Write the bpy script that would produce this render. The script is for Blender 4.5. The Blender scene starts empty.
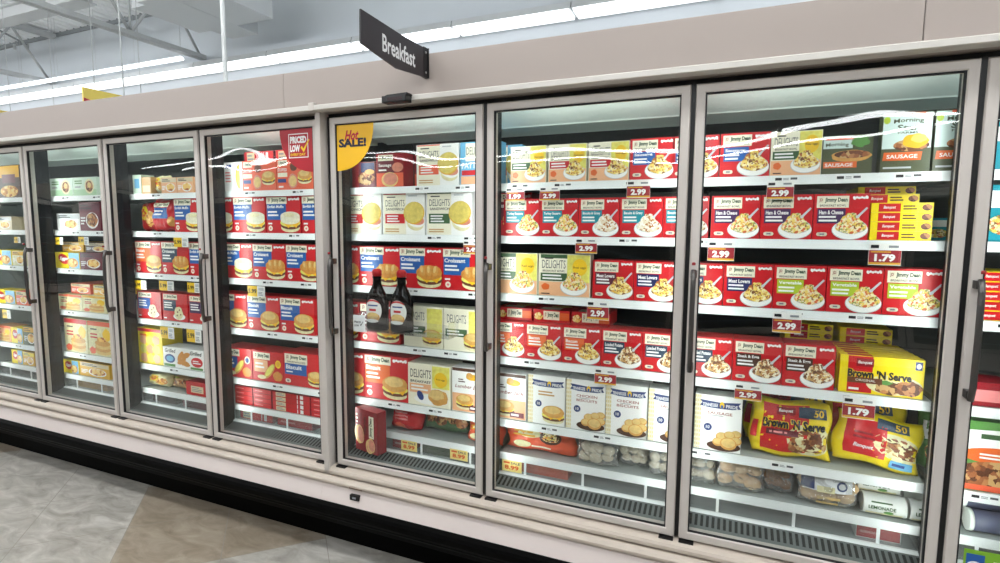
import bpy, bmesh, math, random
from mathutils import Vector, Matrix, noise
R = math.radians
C = bpy.context.scene.collection
rnd = random.Random(7)

# ------------------------------------------------------------------ materials
MATS = {}
def srgb(c):
    if isinstance(c, str):
        c = tuple(int(c[i:i+2], 16)/255 for i in (0, 2, 4))
    return tuple((v/12.92 if v <= 0.04045 else ((v+0.055)/1.055)**2.4) for v in c) + (1.0,)
def mat(name, col, rough=0.5, metal=0.0, bump=None, mottle=None, spec=0.5):
    """plain procedural surface: colour, optional mottling (scale, amount), optional bump (scale, strength)"""
    if name in MATS: return MATS[name]
    m = bpy.data.materials.new(name); m.use_nodes = True; MATS[name] = m
    nt = m.node_tree; b = nt.nodes['Principled BSDF']
    c = srgb(col); m.diffuse_color = c
    b.inputs['Base Color'].default_value = c
    b.inputs['Roughness'].default_value = rough
    b.inputs['Metallic'].default_value = metal
    b.inputs['Specular IOR Level'].default_value = spec
    if mottle or bump:
        tc = nt.nodes.new('ShaderNodeTexCoord')
    if mottle:
        n = nt.nodes.new('ShaderNodeTexNoise'); n.inputs['Scale'].default_value = mottle[0]; n.inputs['Detail'].default_value = 4
        nt.links.new(tc.outputs['Object'], n.inputs['Vector'])
        mx = nt.nodes.new('ShaderNodeMix'); mx.data_type = 'RGBA'; k = mottle[1]
        mx.inputs[6].default_value = tuple(v*(1-k) for v in c[:3])+(1,)
        mx.inputs[7].default_value = tuple(min(1, v*(1+k)) for v in c[:3])+(1,)
        nt.links.new(n.outputs['Fac'], mx.inputs[0]); nt.links.new(mx.outputs[2], b.inputs['Base Color'])
    if bump:
        n2 = nt.nodes.new('ShaderNodeTexNoise'); n2.inputs['Scale'].default_value = bump[0]
        nt.links.new(tc.outputs['Object'], n2.inputs['Vector'])
        bp = nt.nodes.new('ShaderNodeBump'); bp.inputs['Strength'].default_value = bump[1]; bp.inputs['Distance'].default_value = 0.01
        nt.links.new(n2.outputs['Fac'], bp.inputs['Height']); nt.links.new(bp.outputs['Normal'], b.inputs['Normal'])
    return m
def food(name, cols, scale):
    """printed food photograph: patches of the given colours (Voronoi cells)"""
    if name in MATS: return MATS[name]
    m = bpy.data.materials.new(name); m.use_nodes = True; MATS[name] = m
    nt = m.node_tree; b = nt.nodes['Principled BSDF']; b.inputs['Roughness'].default_value = 0.45
    tc = nt.nodes.new('ShaderNodeTexCoord'); v = nt.nodes.new('ShaderNodeTexVoronoi'); v.inputs['Scale'].default_value = scale
    n = nt.nodes.new('ShaderNodeTexNoise'); n.inputs['Scale'].default_value = scale*0.8
    mx = nt.nodes.new('ShaderNodeMix'); mx.data_type = 'VECTOR'; mx.inputs[0].default_value = 0.02
    nt.links.new(tc.outputs['Object'], mx.inputs[4]); nt.links.new(n.outputs['Color'], mx.inputs[5])
    nt.links.new(tc.outputs['Object'], n.inputs['Vector'])
    nt.links.new(mx.outputs[1], v.inputs['Vector'])
    sp = nt.nodes.new('ShaderNodeSeparateColor'); nt.links.new(v.outputs['Color'], sp.inputs[0])
    cr = nt.nodes.new('ShaderNodeValToRGB'); cr.color_ramp.interpolation = 'CONSTANT'
    el = cr.color_ramp.elements
    while len(el) < len(cols): el.new(0.5)
    for i, c in enumerate(cols):
        el[i].position = i/len(cols); el[i].color = srgb(c)
    nt.links.new(sp.outputs[0], cr.inputs[0]); nt.links.new(cr.outputs['Color'], b.inputs['Base Color'])
    m.diffuse_color = srgb(cols[0])
    return m
def emit(name, col, strength):
    if name in MATS: return MATS[name]
    m = bpy.data.materials.new(name); m.use_nodes = True; MATS[name] = m
    b = m.node_tree.nodes['Principled BSDF']
    b.inputs['Base Color'].default_value = srgb(col); b.inputs['Emission Color'].default_value = srgb(col)
    b.inputs['Emission Strength'].default_value = strength
    return m
def clear(name, tint=(1, 1, 1), refl=1.0, rough=0.0, wave=None, veil=0.0, veilcol='ffffff'):
    """clear sheet: passes light straight through, mirrors by Fresnel; wave warps the mirror image like tempered glass"""
    if name in MATS: return MATS[name]
    m = bpy.data.materials.new(name); m.use_nodes = True; MATS[name] = m
    nt = m.node_tree; nt.nodes.clear()
    out = nt.nodes.new('ShaderNodeOutputMaterial'); tr = nt.nodes.new('ShaderNodeBsdfTransparent'); gl = nt.nodes.new('ShaderNodeBsdfGlossy')
    tr.inputs[0].default_value = (*tint, 1); gl.inputs['Roughness'].default_value = rough
    # Schlick reflectance, the same on both faces of the sheet
    lw = nt.nodes.new('ShaderNodeLayerWeight'); lw.inputs[0].default_value = .5
    pw = nt.nodes.new('ShaderNodeMath'); pw.operation = 'POWER'; pw.inputs[1].default_value = 5; nt.links.new(lw.outputs['Facing'], pw.inputs[0])
    ma = nt.nodes.new('ShaderNodeMath'); ma.operation = 'MULTIPLY_ADD'; ma.inputs[1].default_value = .96; ma.inputs[2].default_value = .04; nt.links.new(pw.outputs[0], ma.inputs[0])
    mu = nt.nodes.new('ShaderNodeMath'); mu.operation = 'MULTIPLY'; mu.use_clamp = True; mu.inputs[1].default_value = refl
    nt.links.new(ma.outputs[0], mu.inputs[0])
    mx = nt.nodes.new('ShaderNodeMixShader'); nt.links.new(mu.outputs[0], mx.inputs[0])
    nt.links.new(tr.outputs[0], mx.inputs[1]); nt.links.new(gl.outputs[0], mx.inputs[2])
    last = mx
    if wave:
        tc = nt.nodes.new('ShaderNodeTexCoord'); mp = nt.nodes.new('ShaderNodeMapping'); mp.inputs['Scale'].default_value = wave[2]
        n = nt.nodes.new('ShaderNodeTexNoise'); n.inputs['Scale'].default_value = wave[0]; n.inputs['Detail'].default_value = 0.5
        nt.links.new(tc.outputs['Object'], mp.inputs[0]); nt.links.new(mp.outputs[0], n.inputs['Vector'])
        bp = nt.nodes.new('ShaderNodeBump'); bp.inputs['Strength'].default_value = 1.0; bp.inputs['Distance'].default_value = wave[1]
        nt.links.new(n.outputs['Fac'], bp.inputs['Height']); nt.links.new(bp.outputs['Normal'], gl.inputs['Normal'])
    if veil:
        df = nt.nodes.new('ShaderNodeBsdfDiffuse'); df.inputs[0].default_value = srgb(veilcol)
        m2 = nt.nodes.new('ShaderNodeMixShader'); m2.inputs[0].default_value = veil
        nt.links.new(mx.outputs[0], m2.inputs[1]); nt.links.new(df.outputs[0], m2.inputs[2]); last = m2
    nt.links.new(last.outputs[0], out.inputs[0])
    return m

TAUPE = mat('taupe_paint', 'a1968f', 0.55, mottle=(3, 0.02))
FRAME = mat('warm_grey_aluminium', 'c6bfb8', 0.42, 0.0)
TRIMW = mat('pale_trim', 'c9c5be', 0.4)
LEDGE = mat('ledge_plastic', 'c2b6a9', 0.4)
PANELW = mat('off_white_panel', 'ddd1cc', 0.45, mottle=(5, 0.02))
BLACK = mat('black_plastic', '060607', 0.45)
RUBBER = mat('black_rubber', '0b0c12', 0.6)
KICK = mat('black_kick_plate', '010101', 0.6, spec=.06)
LINER = mat('white_liner', 'dfe8e4', 0.4)
SHELF = mat('grey_white_shelf_steel', 'a9b0ae', 0.4)
BACK = mat('dark_grey_back_panel', '3a3b38', 0.5)
RAIL = mat('price_rail_white', 'eef2f2', 0.35)
MULL = mat('mullion_dark', '131517', 0.4, spec=.3)
GRATE = mat('grille_grey', '6d7473', 0.4)
DARK = mat('dark_slot', '191b1b', 0.6)
STEEL = mat('brushed_dark_steel', '5d5a58', 0.35, 0.8)
GLASS = clear('door_glass', (0.975, 0.99, 0.982), .85, 0.0, wave=(2.4, 0.009, (.7, 1, 1.4)))
ACRYL = clear('clear_acrylic', (0.95, 0.96, 0.97), 1.5, 0.02, veil=0.015)
FENCE = clear('clear_fence', (0.93, 0.94, 0.94), 1.0, 0.05, veil=0.05)
FILM = clear('clear_film', (0.96, 0.96, 0.96), 4.5, 0.16, wave=(60, 0.04, (1, 1, 1)), veil=0.10)

# print inks
INK = dict(red='c8141e', dred='8f0e1e', cream='f0ebd5', white='f4f4f2', black='1c1d22', green='22422a', teal='1a8ea0', navy='20285e',
    purple='452a58', wine='5e2236', slate='2f4358', brown='4b2c1e', orange='e6692a', lime='b2c832', blue='1f5ba6', lblue='6fb4dc',
    yellow='f2c620', byellow='f5da12', gold='e0ab2c', peach='eeb488', dgreen='3c5d38', mgreen='5a8f46', grey='8d9096', lgrey='c3c7ca', pink='e58a8a',
    coral='e8613f', tan='c79c62', mint='cfe2d0', maroon='6a2130', beige='d9c8a4', dblue='23408a', ribbon='2b3f74', olive='4c5336', skin='e8c07a',
    gingham='e6cf8c', bun='d39b4e', bunl='efdcae', muffin='f1e6c6', egg='f6dd6a', cheese='f3b91c', sausage='6b3a22', ham='d98b76', croi='cf8a38', flat='dcc766', fork='c9ccd2', bg='e9e2c9')
def ink(k):
    return mat('print_'+k, INK[k], 0.38, mottle=(55, 0.38) if k in ('bun', 'bunl', 'muffin', 'croi', 'sausage', 'skin', 'flat', 'egg', 'ham') else None)
F_EGG = lambda: food('photo_scramble', ['f4d774', 'e2b04a', 'f7eab6', 'b0642f', 'e9c95a', 'f2e0a0', '7a4a26'], 150)
F_GRN = lambda: food('photo_veggie', ['f2d872', '8f9a4a', 'f0e4b4', 'd86b3a', 'e9c95a', 'efe3c0', '8a5a30', 'f4e6b8', 'e8b85a'], 150)
F_POT = lambda: food('photo_potato', ['ead9b0', 'c99b62', 'f3ead0', 'a56a3a', 'e2c07a', '6e4426'], 140)
F_MEAT = lambda: food('photo_meat', ['7a4426', '9c5c34', '5e3018', 'b77a48', 'c9a06a'], 70)
F_WHT = lambda: food('photo_creamy', ['f2ead8', 'e6d4b2', 'f7f3ea', 'b5763e', 'e9dcc0'], 140)
F_PAN = lambda: food('photo_pancake', ['e9b45a', 'd4903a', 'f3d48c', 'b5652a', 'f0c46c'], 60)

# ------------------------------------------------------------------ object helpers
def obj(name, bm, mats, parent=None, loc=(0, 0, 0), rz=0, smooth=False):
    me = bpy.data.meshes.new(name)
    if smooth:
        for f in bm.faces: f.smooth = True
    bm.normal_update(); bm.to_mesh(me); bm.free()
    for m in (mats if isinstance(mats, (list, tuple)) else [mats]): me.materials.append(m)
    o = bpy.data.objects.new(name, me); C.objects.link(o)
    o.location = loc; o.rotation_euler = (0, 0, rz)
    if parent: o.parent = parent
    return o
def tag(o, label, cat, group=None):
    o['label'] = label; o['category'] = cat
    if group: o['group'] = group
    return o
def empty(name, loc, label=None, cat=None, group=None, rz=0):
    o = bpy.data.objects.new(name, None); C.objects.link(o); o.location = loc; o.rotation_euler = (0, 0, rz)
    o.empty_display_size = 0.1
    if label: tag(o, label, cat, group)
    return o
def struct(o):
    o['kind'] = 'structure'; return o
def box(bm, x0, x1, y0, y1, z0, z1, mi=0, bev=0):
    m = Matrix.Translation(((x0+x1)/2, (y0+y1)/2, (z0+z1)/2)) @ Matrix.Diagonal((x1-x0, y1-y0, z1-z0, 1))
    r = bmesh.ops.create_cube(bm, size=1, matrix=m)
    fs = set(f for v in r['verts'] for f in v.link_faces)
    for f in fs: f.material_index = mi
    if bev:
        es = list(set(e for v in r['verts'] for e in v.link_edges))
        rr = bmesh.ops.bevel(bm, geom=es, offset=bev, segments=2, affect='EDGES', profile=0.7)
        for f in rr['faces']: f.material_index = mi
def prism(bm, poly, axis, a, b, mi=0):
    """extrude a closed 2D outline along an axis ('x': poly is (y,z); 'y': (x,z); 'z': (x,y))"""
    def P(p, t):
        return {'x': (t, p[0], p[1]), 'y': (p[0], t, p[1]), 'z': (p[0], p[1], t)}[axis]
    va = [bm.verts.new(P(p, a)) for p in poly]; vb = [bm.verts.new(P(p, b)) for p in poly]
    n = len(poly); fs = [bm.faces.new(va), bm.faces.new(vb[::-1])]
    for i in range(n): fs.append(bm.faces.new((va[i], vb[i], vb[(i+1) % n], va[(i+1) % n])))
    for f in fs: f.material_index = mi
    bmesh.ops.recalc_face_normals(bm, faces=fs)
def tube(bm, pts, r, n=10, mi=0):
    rings = []
    for i, p in enumerate(pts):
        p = Vector(p); d = (Vector(pts[min(i+1, len(pts)-1)]) - Vector(pts[max(i-1, 0)])).normalized()
        u = d.orthogonal().normalized() if abs(d.z) > .9 else d.cross(Vector((0, 0, 1))).normalized(); v = d.cross(u)
        rings.append([bm.verts.new(p + r*(math.cos(2*math.pi*k/n)*u + math.sin(2*math.pi*k/n)*v)) for k in range(n)])
    fs = []
    for a, b in zip(rings, rings[1:]):
        for k in range(n): fs.append(bm.faces.new((a[k], a[(k+1) % n], b[(k+1) % n], b[k])))
    fs.append(bm.faces.new(rings[0][::-1])); fs.append(bm.faces.new(rings[-1]))
    for f in fs: f.material_index = mi; f.smooth = True
    bmesh.ops.recalc_face_normals(bm, faces=fs)
def lathe(bm, prof, n=20, sx=1, sy=1, mi=0, axis='z'):
    rings = []
    for r, z in prof:
        ring = []
        for k in range(n):
            a = 2*math.pi*k/n; x, y = r*math.cos(a)*sx, r*math.sin(a)*sy
            ring.append(bm.verts.new((x, y, z) if axis == 'z' else (z, x, y)))
        rings.append(ring)
    fs = []
    for a, b in zip(rings, rings[1:]):
        for k in range(n): fs.append(bm.faces.new((a[k], a[(k+1) % n], b[(k+1) % n], b[k])))
    fs.append(bm.faces.new(rings[0][::-1])); fs.append(bm.faces.new(rings[-1]))
    for f in fs: f.material_index = mi; f.smooth = True
    bmesh.ops.recalc_face_normals(bm, faces=fs)
def sweep_rect(bm, x0, x1, z0, z1, prof, mi=0):
    """mitred frame: prof is a closed list of (inset, y)"""
    loops = []
    for t, y in prof:
        loops.append([bm.verts.new(p) for p in ((x0+t, y, z0+t), (x1-t, y, z0+t), (x1-t, y, z1-t), (x0+t, y, z1-t))])
    n = len(prof); fs = []
    for i in range(n):
        a, b = loops[i], loops[(i+1) % n]
        for k in range(4): fs.append(bm.faces.new((a[k], a[(k+1) % 4], b[(k+1) % 4], b[k])))
    for f in fs: f.material_index = mi
    bmesh.ops.recalc_face_normals(bm, faces=fs)

# ------------------------------------------------------------------ lettering
TXT = {}
def letters(s, bold=0.0, shear=0.0):
    key = (s, bold, shear)
    if key not in TXT:
        cu = bpy.data.curves.new('lettering', 'FONT'); cu.body = s; cu.size = 1; cu.resolution_u = 2; cu.offset = bold; cu.shear = shear; cu.fill_mode = 'FRONT'
        o = bpy.data.objects.new('lettering', cu); C.objects.link(o)
        me = bpy.data.meshes.new_from_object(o.evaluated_get(bpy.context.evaluated_depsgraph_get()))
        vs = [v.co.to_2d() for v in me.vertices]; ps = [tuple(p.vertices) for p in me.polygons]
        bpy.data.objects.remove(o); bpy.data.curves.remove(cu); bpy.data.meshes.remove(me)
        x0 = min(v.x for v in vs); x1 = max(v.x for v in vs); z0 = min(v.y for v in vs); z1 = max(v.y for v in vs)
        TXT[key] = ([((v.x-x0)/(x1-x0), (v.y-z0)/(z1-z0)) for v in vs], ps)
    return TXT[key]

class Art:
    """prints flat shapes on a surface; surf(x, z, layer) gives the 3D point"""
    def __init__(s, bm, mats, surf, fine=False):
        s.bm, s.mats, s.surf, s.l, s.fine = bm, mats, surf, 1, fine
    def mi(s, m):
        if isinstance(m, str): m = ink(m)
        if m not in s.mats: s.mats.append(m)
        return s.mats.index(m)
    def grid(s, pts, nu, nv, m):
        k = s.mi(m)
        V = [[s.bm.verts.new(s.surf(*pts(i/nu, j/nv), s.l)) for j in range(nv+1)] for i in range(nu+1)]
        for i in range(nu):
            for j in range(nv):
                f = s.bm.faces.new((V[i][j], V[i+1][j], V[i+1][j+1], V[i][j+1])); f.material_index = k; f.smooth = s.fine
        s.l += 1
    def rect(s, x0, x1, z0, z1, m, sk=0):
        n = 12 if s.fine else 1
        s.grid(lambda u, v: (x0+(x1-x0)*u + sk*(v-.5), z0+(z1-z0)*v), n, n if s.fine else 1, m)
    def poly(s, pts, m):
        f = s.bm.faces.new([s.bm.verts.new(s.surf(x, z, s.l)) for x, z in pts]); f.material_index = s.mi(m); s.l += 1
        return f
    def ell(s, cx, cz, rx, rz, m, a0=0, a1=360, n=24, rot=0, wob=0):
        k = s.mi(m); cr, sr = math.cos(R(rot)), math.sin(R(rot))
        pr = None; rs = (0.33, 0.66, 1) if s.fine else (1,)
        c = s.bm.verts.new(s.surf(cx, cz, s.l)); full = a1-a0 >= 360
        N = n if full else n+1
        for r in rs:
            ring = []
            for i in range(N):
                a = R(a0+(a1-a0)*i/n); q = r*(1+wob*math.sin(5*a+cx*90)+wob*.6*math.sin(9*a+1))
                x, z = rx*q*math.cos(a), rz*q*math.sin(a)
                ring.append(s.bm.verts.new(s.surf(cx+x*cr-z*sr, cz+x*sr+z*cr, s.l)))
            for i in range(n):
                j = (i+1) % N
                f = s.bm.faces.new((c, ring[i], ring[j])) if pr is None else s.bm.faces.new((pr[i], ring[i], ring[j], pr[j]))
                f.material_index = k; f.smooth = s.fine
            pr = ring
        s.l += 1
    def text(s, t, x0, x1, z0, z1, m, bold=0.0, shear=0.0, arch=0.0, slope=0.0):
        vs, ps = letters(t, bold, shear); k = s.mi(m)
        V = [s.bm.verts.new(s.surf(x0+(x1-x0)*u, z0+(z1-z0)*v + arch*(1-(2*u-1)**2) + slope*u, s.l)) for u, v in vs]
        for p in ps:
            try:
                f = s.bm.faces.new([V[i] for i in p]); f.material_index = k
            except ValueError: pass
        s.l += 1
    def bars(s, x0, x1, z0, z1, n, m, seed=1):
        """lines of print too small to read"""
        rr = random.Random(seed); st = (z1-z0)/n
        for i in range(n):
            a = z1-st*(i+.75); s.rect(x0, x0+(x1-x0)*rr.uniform(.65, 1), a, a+st*.5, m); s.l -= 1
        s.l += 1

def carton(w, h, d, base, draw=None, name='carton', base2=None, top=None):
    """a carton with its printed front (front at y=0, bottom centre at the origin); returns mesh data"""
    bm = bmesh.new(); mats = [ink(base)]
    box(bm, -w/2, w/2, 0, d, 0, h, 0, 0.0012)
    a = Art(bm, mats, lambda x, z, l: (x, -0.00012*l, z))
    if draw: draw(a, w, h)
    if top:
        a2 = Art(bm, mats, lambda x, z, l: (x, z, h+0.00012*l)); top(a2, w, d)
    me = bpy.data.meshes.new(name); bm.normal_update(); bm.to_mesh(me); bm.free()
    for m in mats: me.materials.append(m)
    return me

# ------------------------------------------------------------------ printed designs
def maker_panel(a, x0, x1, z0, z1, sub=None):
    a.rect(x0, x1, z0, z1, 'cream'); W = x1-x0; H = z1-z0; zt = z0+H*(.42 if sub else .2)
    a.rect(x0+.06*W, x0+.20*W, zt, z1-.12*H, 'bg'); a.text('JD', x0+.075*W, x0+.185*W, zt+.06*H, z1-.2*H, 'dred', .02)
    a.text('Jimmy Dean', x0+.25*W, x0+.95*W, zt-.02*H, z1-.14*H, 'green', .035)
    if sub: a.text(sub, x0+.10*W, x0+.92*W, z0+.10*H, z0+.28*H, 'black', .01)
def swash(a, x0, x1, z0, z1):
    """small white script, too blurred to read"""
    n = 6; st = (x1-x0)/n
    for i in range(n):
        a.ell(x0+st*(i+.5), (z0+z1)/2 + (.1 if i % 2 else -.05)*(z1-z0), st*.62, (z1-z0)*(.5 if i in (0, 5) else .33), 'white', n=10, rot=20); a.l -= 1
    a.l += 1
def pill(a, x, z, w, h):
    a.rect(x-w/2+h/2, x+w/2-h/2, z-h/2, z+h/2, 'cream'); a.l -= 1
    for q in (-1, 1): a.ell(x+q*(w/2-h/2), z, h/2, h/2, 'cream', n=12); a.l -= 1
    a.l += 1; a.rect(x-w*.18, x+w*.22, z-h*.2, z+h*.2, 'grey')
def bowl_pic(a, cx, cz, r, f, fork=True):
    """bowl of food, r = half width, cz = middle of the bowl"""
    a.ell(cx, cz, r, r*.62, 'lgrey'); a.ell(cx+.01*r, cz+.03*r, r*.97, r*.60, 'white'); a.ell(cx+.05*r, cz+.20*r, r*.88, r*.46, 'lgrey')
    a.ell(cx+.05*r, cz+.22*r, r*.84, r*.46, f, wob=.05)
    a.ell(cx+.02*r, cz+.52*r, r*.60, r*.44, f, wob=.08)
    a.ell(cx+.05*r, cz+.84*r, r*.34, r*.26, f, wob=.12)
    if fork:
        a.poly([(cx+.34*r, cz+.90*r), (cx+.42*r, cz+.78*r), (cx+.92*r, cz+1.38*r), (cx+.84*r, cz+1.46*r)], 'fork'); a.ell(cx+.40*r, cz+.86*r, .13*r, .09*r, 'fork', rot=48)
def bowl_design(panel, title, foodf, lines=2):
    def d(a, w, h):
        X = lambda u: (u-.5)*w
        a.rect(X(0.02), X(.98), .008*h, .30*h, 'red')
        maker_panel(a, X(.05), X(.63), .70*h, .955*h, 'BREAKFAST BOWL')
        swash(a, X(.70), X(.96), .87*h, .95*h)
        a.rect(X(.07), X(.58), .36*h, .68*h, panel)
        a.text(title, X(.10), X(.10+min(.44, .055*len(title)+.03)), .555*h, .645*h, 'white', .03)
        a.bars(X(.10), X(.48), .38*h, .54*h, lines, 'white', len(title))
        bowl_pic(a, X(.672), .215*h, .325*w, foodf())
        pill(a, X(.17), .12*h, .20*w, .085*h)
    return d
def sandwich_pic(a, cx, cz, r, bun='bun'):
    a.ell(cx, cz-.50*r, r*.95, r*.36, 'bunl'); a.ell(cx+.02*r, cz-.30*r, r*1.0, r*.34, 'sausage')
    a.ell(cx, cz-.12*r, r*1.02, r*.32, 'egg'); a.poly([(cx-.75*r, cz-.10*r), (cx-.2*r, cz-.52*r), (cx+.15*r, cz-.28*r), (cx+.62*r, cz-.50*r), (cx+.95*r, cz-.02*r)], 'cheese')
    if bun == 'muffin':
        a.ell(cx, cz+.12*r, r*.98, r*.36, 'muffin'); a.rect(cx-.98*r, cx+.98*r, cz+.12*r, cz+.42*r, 'muffin'); a.ell(cx, cz+.42*r, r*.98, r*.34, 'muffin'); a.ell(cx-.1*r, cz+.50*r, r*.55, r*.16, 'bunl')
    elif bun == 'croissant':
        a.ell(cx, cz+.22*r, r*1.04, r*.52, 'croi', wob=.03)
        for q in (-.55, 0, .5): a.ell(cx+q*r, cz+.34*r, r*.22, r*.38, 'bun', rot=-25*q); a.ell(cx+q*r-.05*r, cz+.44*r, r*.11, r*.24, 'skin', rot=-25*q)
    else:
        a.ell(cx, cz+.20*r, r*1.0, r*.54, 'bun', wob=.015); a.ell(cx-.06*r, cz+.34*r, r*.72, r*.34, 'skin', wob=.03)
def sandwich_design(panel, title, bun, tx=.45):
    def d(a, w, h):
        X = lambda u: (u-.5)*w
        maker_panel(a, X(.01), X(.61), .79*h, .975*h); swash(a, X(.66), X(.97), .87*h, .95*h)
        a.rect(X(.02), X(.59), .36*h, .79*h, panel)
        a.text(title, X(.04), X(.04+tx), .655*h, .755*h, 'white', .03); a.bars(X(.05), X(.42), .44*h, .62*h, 2, 'white', 3)
        a.bars(X(.05), X(.22), .22*h, .30*h, 1, 'white'); a.ell(X(.12), .13*h, .06*w, .06*w, 'cream'); a.ell(X(.12), .13*h, .03*w, .025*w, 'pink')
        sandwich_pic(a, X(.705), .320*h, .285*w, bun)
    return d
def delights_word(a, x0, x1, z0, z1, m='grey'):
    a.text('DELIGHTS', x0, x1, z0, z1, 'black' if m == 'black' else mat('print_dark_grey', '55595c', .4), 0.0)
def delights_bowl(bar, wide=False, foodf=F_EGG):
    def d(a, w, h):
        X = lambda u: (u-.5)*w
        a.rect(X(.01), X(.99), .01*h, .34*h, 'peach'); a.rect(X(.56), X(.99), .34*h, .985*h, 'egg')
        a.ell(X(.80), .70*h, .14*w, .20*h, 'yellow'); a.text('Real eggs', X(.68), X(.92), .66*h, .72*h, 'brown', .01)
        a.rect(X(.04), X(.56), .47*h, .975*h, 'cream')
        if wide: a.rect(X(.04), X(.56), .90*h, .99*h, 'dgreen'); a.rect(X(.04), X(.56), .46*h, .90*h, 'cream')
        a.bars(X(.12), X(.36), .87*h, .93*h, 1, 'black'); delights_word(a, X(.07), X(.53), .66*h, .86*h)
        a.text('BREAKFAST BOWL', X(.08), X(.52), .575*h, .625*h, 'black', .01)
        a.rect(X(.04), X(.56), .36*h, .55*h, bar); a.bars(X(.08), X(.50), .38*h, .53*h, 2, 'white', 5)
        a.ell(X(.14), .22*h, .08*w, .08*h, 'orange', wob=.06); bowl_pic(a, X(.69), .23*h, .29*w if not wide else .26*w, foodf(), False)
        a.bars(X(.06), X(.3), .03*h, .08*h, 1, 'brown')
    return d
def delights_sandwich(bar):
    def d(a, w, h):
        X = lambda u: (u-.5)*w
        a.rect(X(.02), X(.56), .01*h, .97*h, 'cream'); a.rect(X(.02), X(.56), .965*h, .99*h, bar)
        a.bars(X(.10), X(.40), .88*h, .93*h, 1, 'black'); delights_word(a, X(.07), X(.53), .68*h, .84*h)
        a.text('SANDWICH', X(.08), X(.52), .585*h, .645*h, 'black', .015)
        a.rect(X(.06), X(.53), .27*h, .50*h, bar); a.bars(X(.10), X(.48), .29*h, .48*h, 3, 'white', 4); a.bars(X(.06), X(.4), .05*h, .16*h, 2, 'tan', 2)
        a.ell(X(.78), .27*h, .20*w, .17*h, 'bunl', rot=-8); a.ell(X(.79), .31*h, .20*w, .13*h, 'white', rot=-12); a.ell(X(.79), .36*h, .20*w, .12*h, 'ham', rot=-12)
        a.ell(X(.75), .52*h, .245*w, .27*h, 'gold', rot=12); a.ell(X(.745), .535*h, .232*w, .252*h, 'flat', rot=12, wob=.01)
        a.bars(X(.62), X(.92), .9*h, .96*h, 1, 'lgrey')
    return d
def pride_design(words, pic):
    def d(a, w, h):
        X = lambda u: (u-.5)*w
        g = mat('print_gingham', 'e6d39a', .4, mottle=(220, .3))
        a.rect(X(.0), X(.13), .01*h, .99*h, g)
        for i in range(12): a.rect(X(.0), X(.13), (.03+.08*i)*h, (.06+.08*i)*h, 'cream'); a.l -= 1
        a.l += 1
        for q in (.03, .08): a.rect(X(q), X(q+.02), .01*h, .99*h, 'bg'); a.l -= 1
        a.l += 1
        a.poly([(X(.10), .80*h), (X(.30), .775*h), (X(.55), .77*h), (X(.80), .775*h), (X(.97), .80*h), (X(.92), .86*h), (X(.97), .91*h), (X(.55), .88*h), (X(.10), .91*h), (X(.15), .86*h)], 'ribbon')
        a.text('TENNESSEE', X(.16), X(.49), .795*h, .855*h, 'white', .02); a.text('PRIDE', X(.66), X(.91), .795*h, .855*h, 'white', .02)
        a.ell(X(.575), .835*h, .05*w, .06*h, 'yellow'); a.rect(X(.55), X(.60), .78*h, .84*h, 'blue')
        if words:
            a.text(words[0], X(.27), X(.80), .66*h, .71*h, mat('print_brick', 'a0483c', .4), .01)
            if len(words) > 1: a.text(words[1], X(.27), X(.80), .57*h, .62*h, mat('print_brick', 'a0483c', .4), .01)
            a.bars(X(.35), X(.72), .63*h, .65*h, 1, 'grey')
        else: a.bars(X(.28), X(.80), .58*h, .70*h, 2, 'tan', 3)
        a.ell(X(.29), .42*h, .088*w, .088*w, 'ribbon'); a.text('10', X(.25), X(.33), .39*h, .45*h, 'white', .02)
        if pic == 'sandwich': sandwich_pic(a, X(.69), .235*h, .30*w, 'bun')
        else:
            a.ell(X(.64), .10*h, .36*w, .09*h, 'brown')
            for (u, v, r) in ((.90, .34, .11), (.60, .27, .13), (.76, .31, .12), (.90, .22, .12), (.52, .17, .12), (.74, .16, .18)):
                a.ell(X(u), v*h, r*w, r*w*.82, 'bun', n=18); a.ell(X(u), v*h+.012*h, r*w*.82, r*w*.62, 'skin', n=18)
    return d
def jack_design(a, w, h):
    X = lambda u: (u-.5)*w
    a.rect(X(.01), X(.99), .01*h, .42*h, 'peach'); a.rect(X(.01), X(.99), .42*h, .99*h, 'white'); a.rect(X(.01), X(.99), .92*h, .99*h, 'brown')
    a.ell(X(.64), .80*h, .20*w, .07*h, 'gold'); a.ell(X(.55), .84*h, .10*w, .06*h, 'bun'); a.bars(X(.2), X(.42), .66*h, .76*h, 2, 'brown')
    a.text('Lumber Jack', X(.10), X(.94), .52*h, .62*h, mat('print_rust', '94372a', .4), .01, .2)
    sandwich_pic(a, X(.40), .24*h, .27*w, 'bun'); a.rect(X(.55), X(.95), .05*h, .16*h, 'maroon'); a.bars(X(.58), X(.9), .06*h, .15*h, 1, 'white')
def morning_tall(a, w, h):
    X = lambda u: (u-.5)*w
    a.rect(X(.01), X(.99), .40*h, .985*h, mat('print_pale_teal', 'd4e6e2', .4)); a.rect(X(.3), X(.85), .95*h, .99*h, 'coral')
    a.text('Morning', X(.22), X(.82), .80*h, .89*h, 'olive', .02, arch=.02*h); a.text('Star', X(.30), X(.74), .70*h, .80*h, 'olive', .02); a.text('FARMS', X(.32), X(.72), .645*h, .68*h, 'olive', .01)
    a.ell(X(.60), .45*h, .36*w, .10*h, F_MEAT()); a.ell(X(.68), .52*h, .26*w, .12*h, 'cheese', wob=.05); a.ell(X(.75), .56*h, .16*w, .07*h, 'egg', wob=.06)
    a.rect(X(.05), X(.82), .20*h, .34*h, 'orange', .02*w); a.text('SAUSAGE', X(.12), X(.74), .235*h, .30*h, 'white', .02)
    a.bars(X(.06), X(.88), .05*h, .11*h, 1, 'lgrey'); a.ell(X(.08), .88*h, .07*w, .06*h, 'lime')
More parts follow.
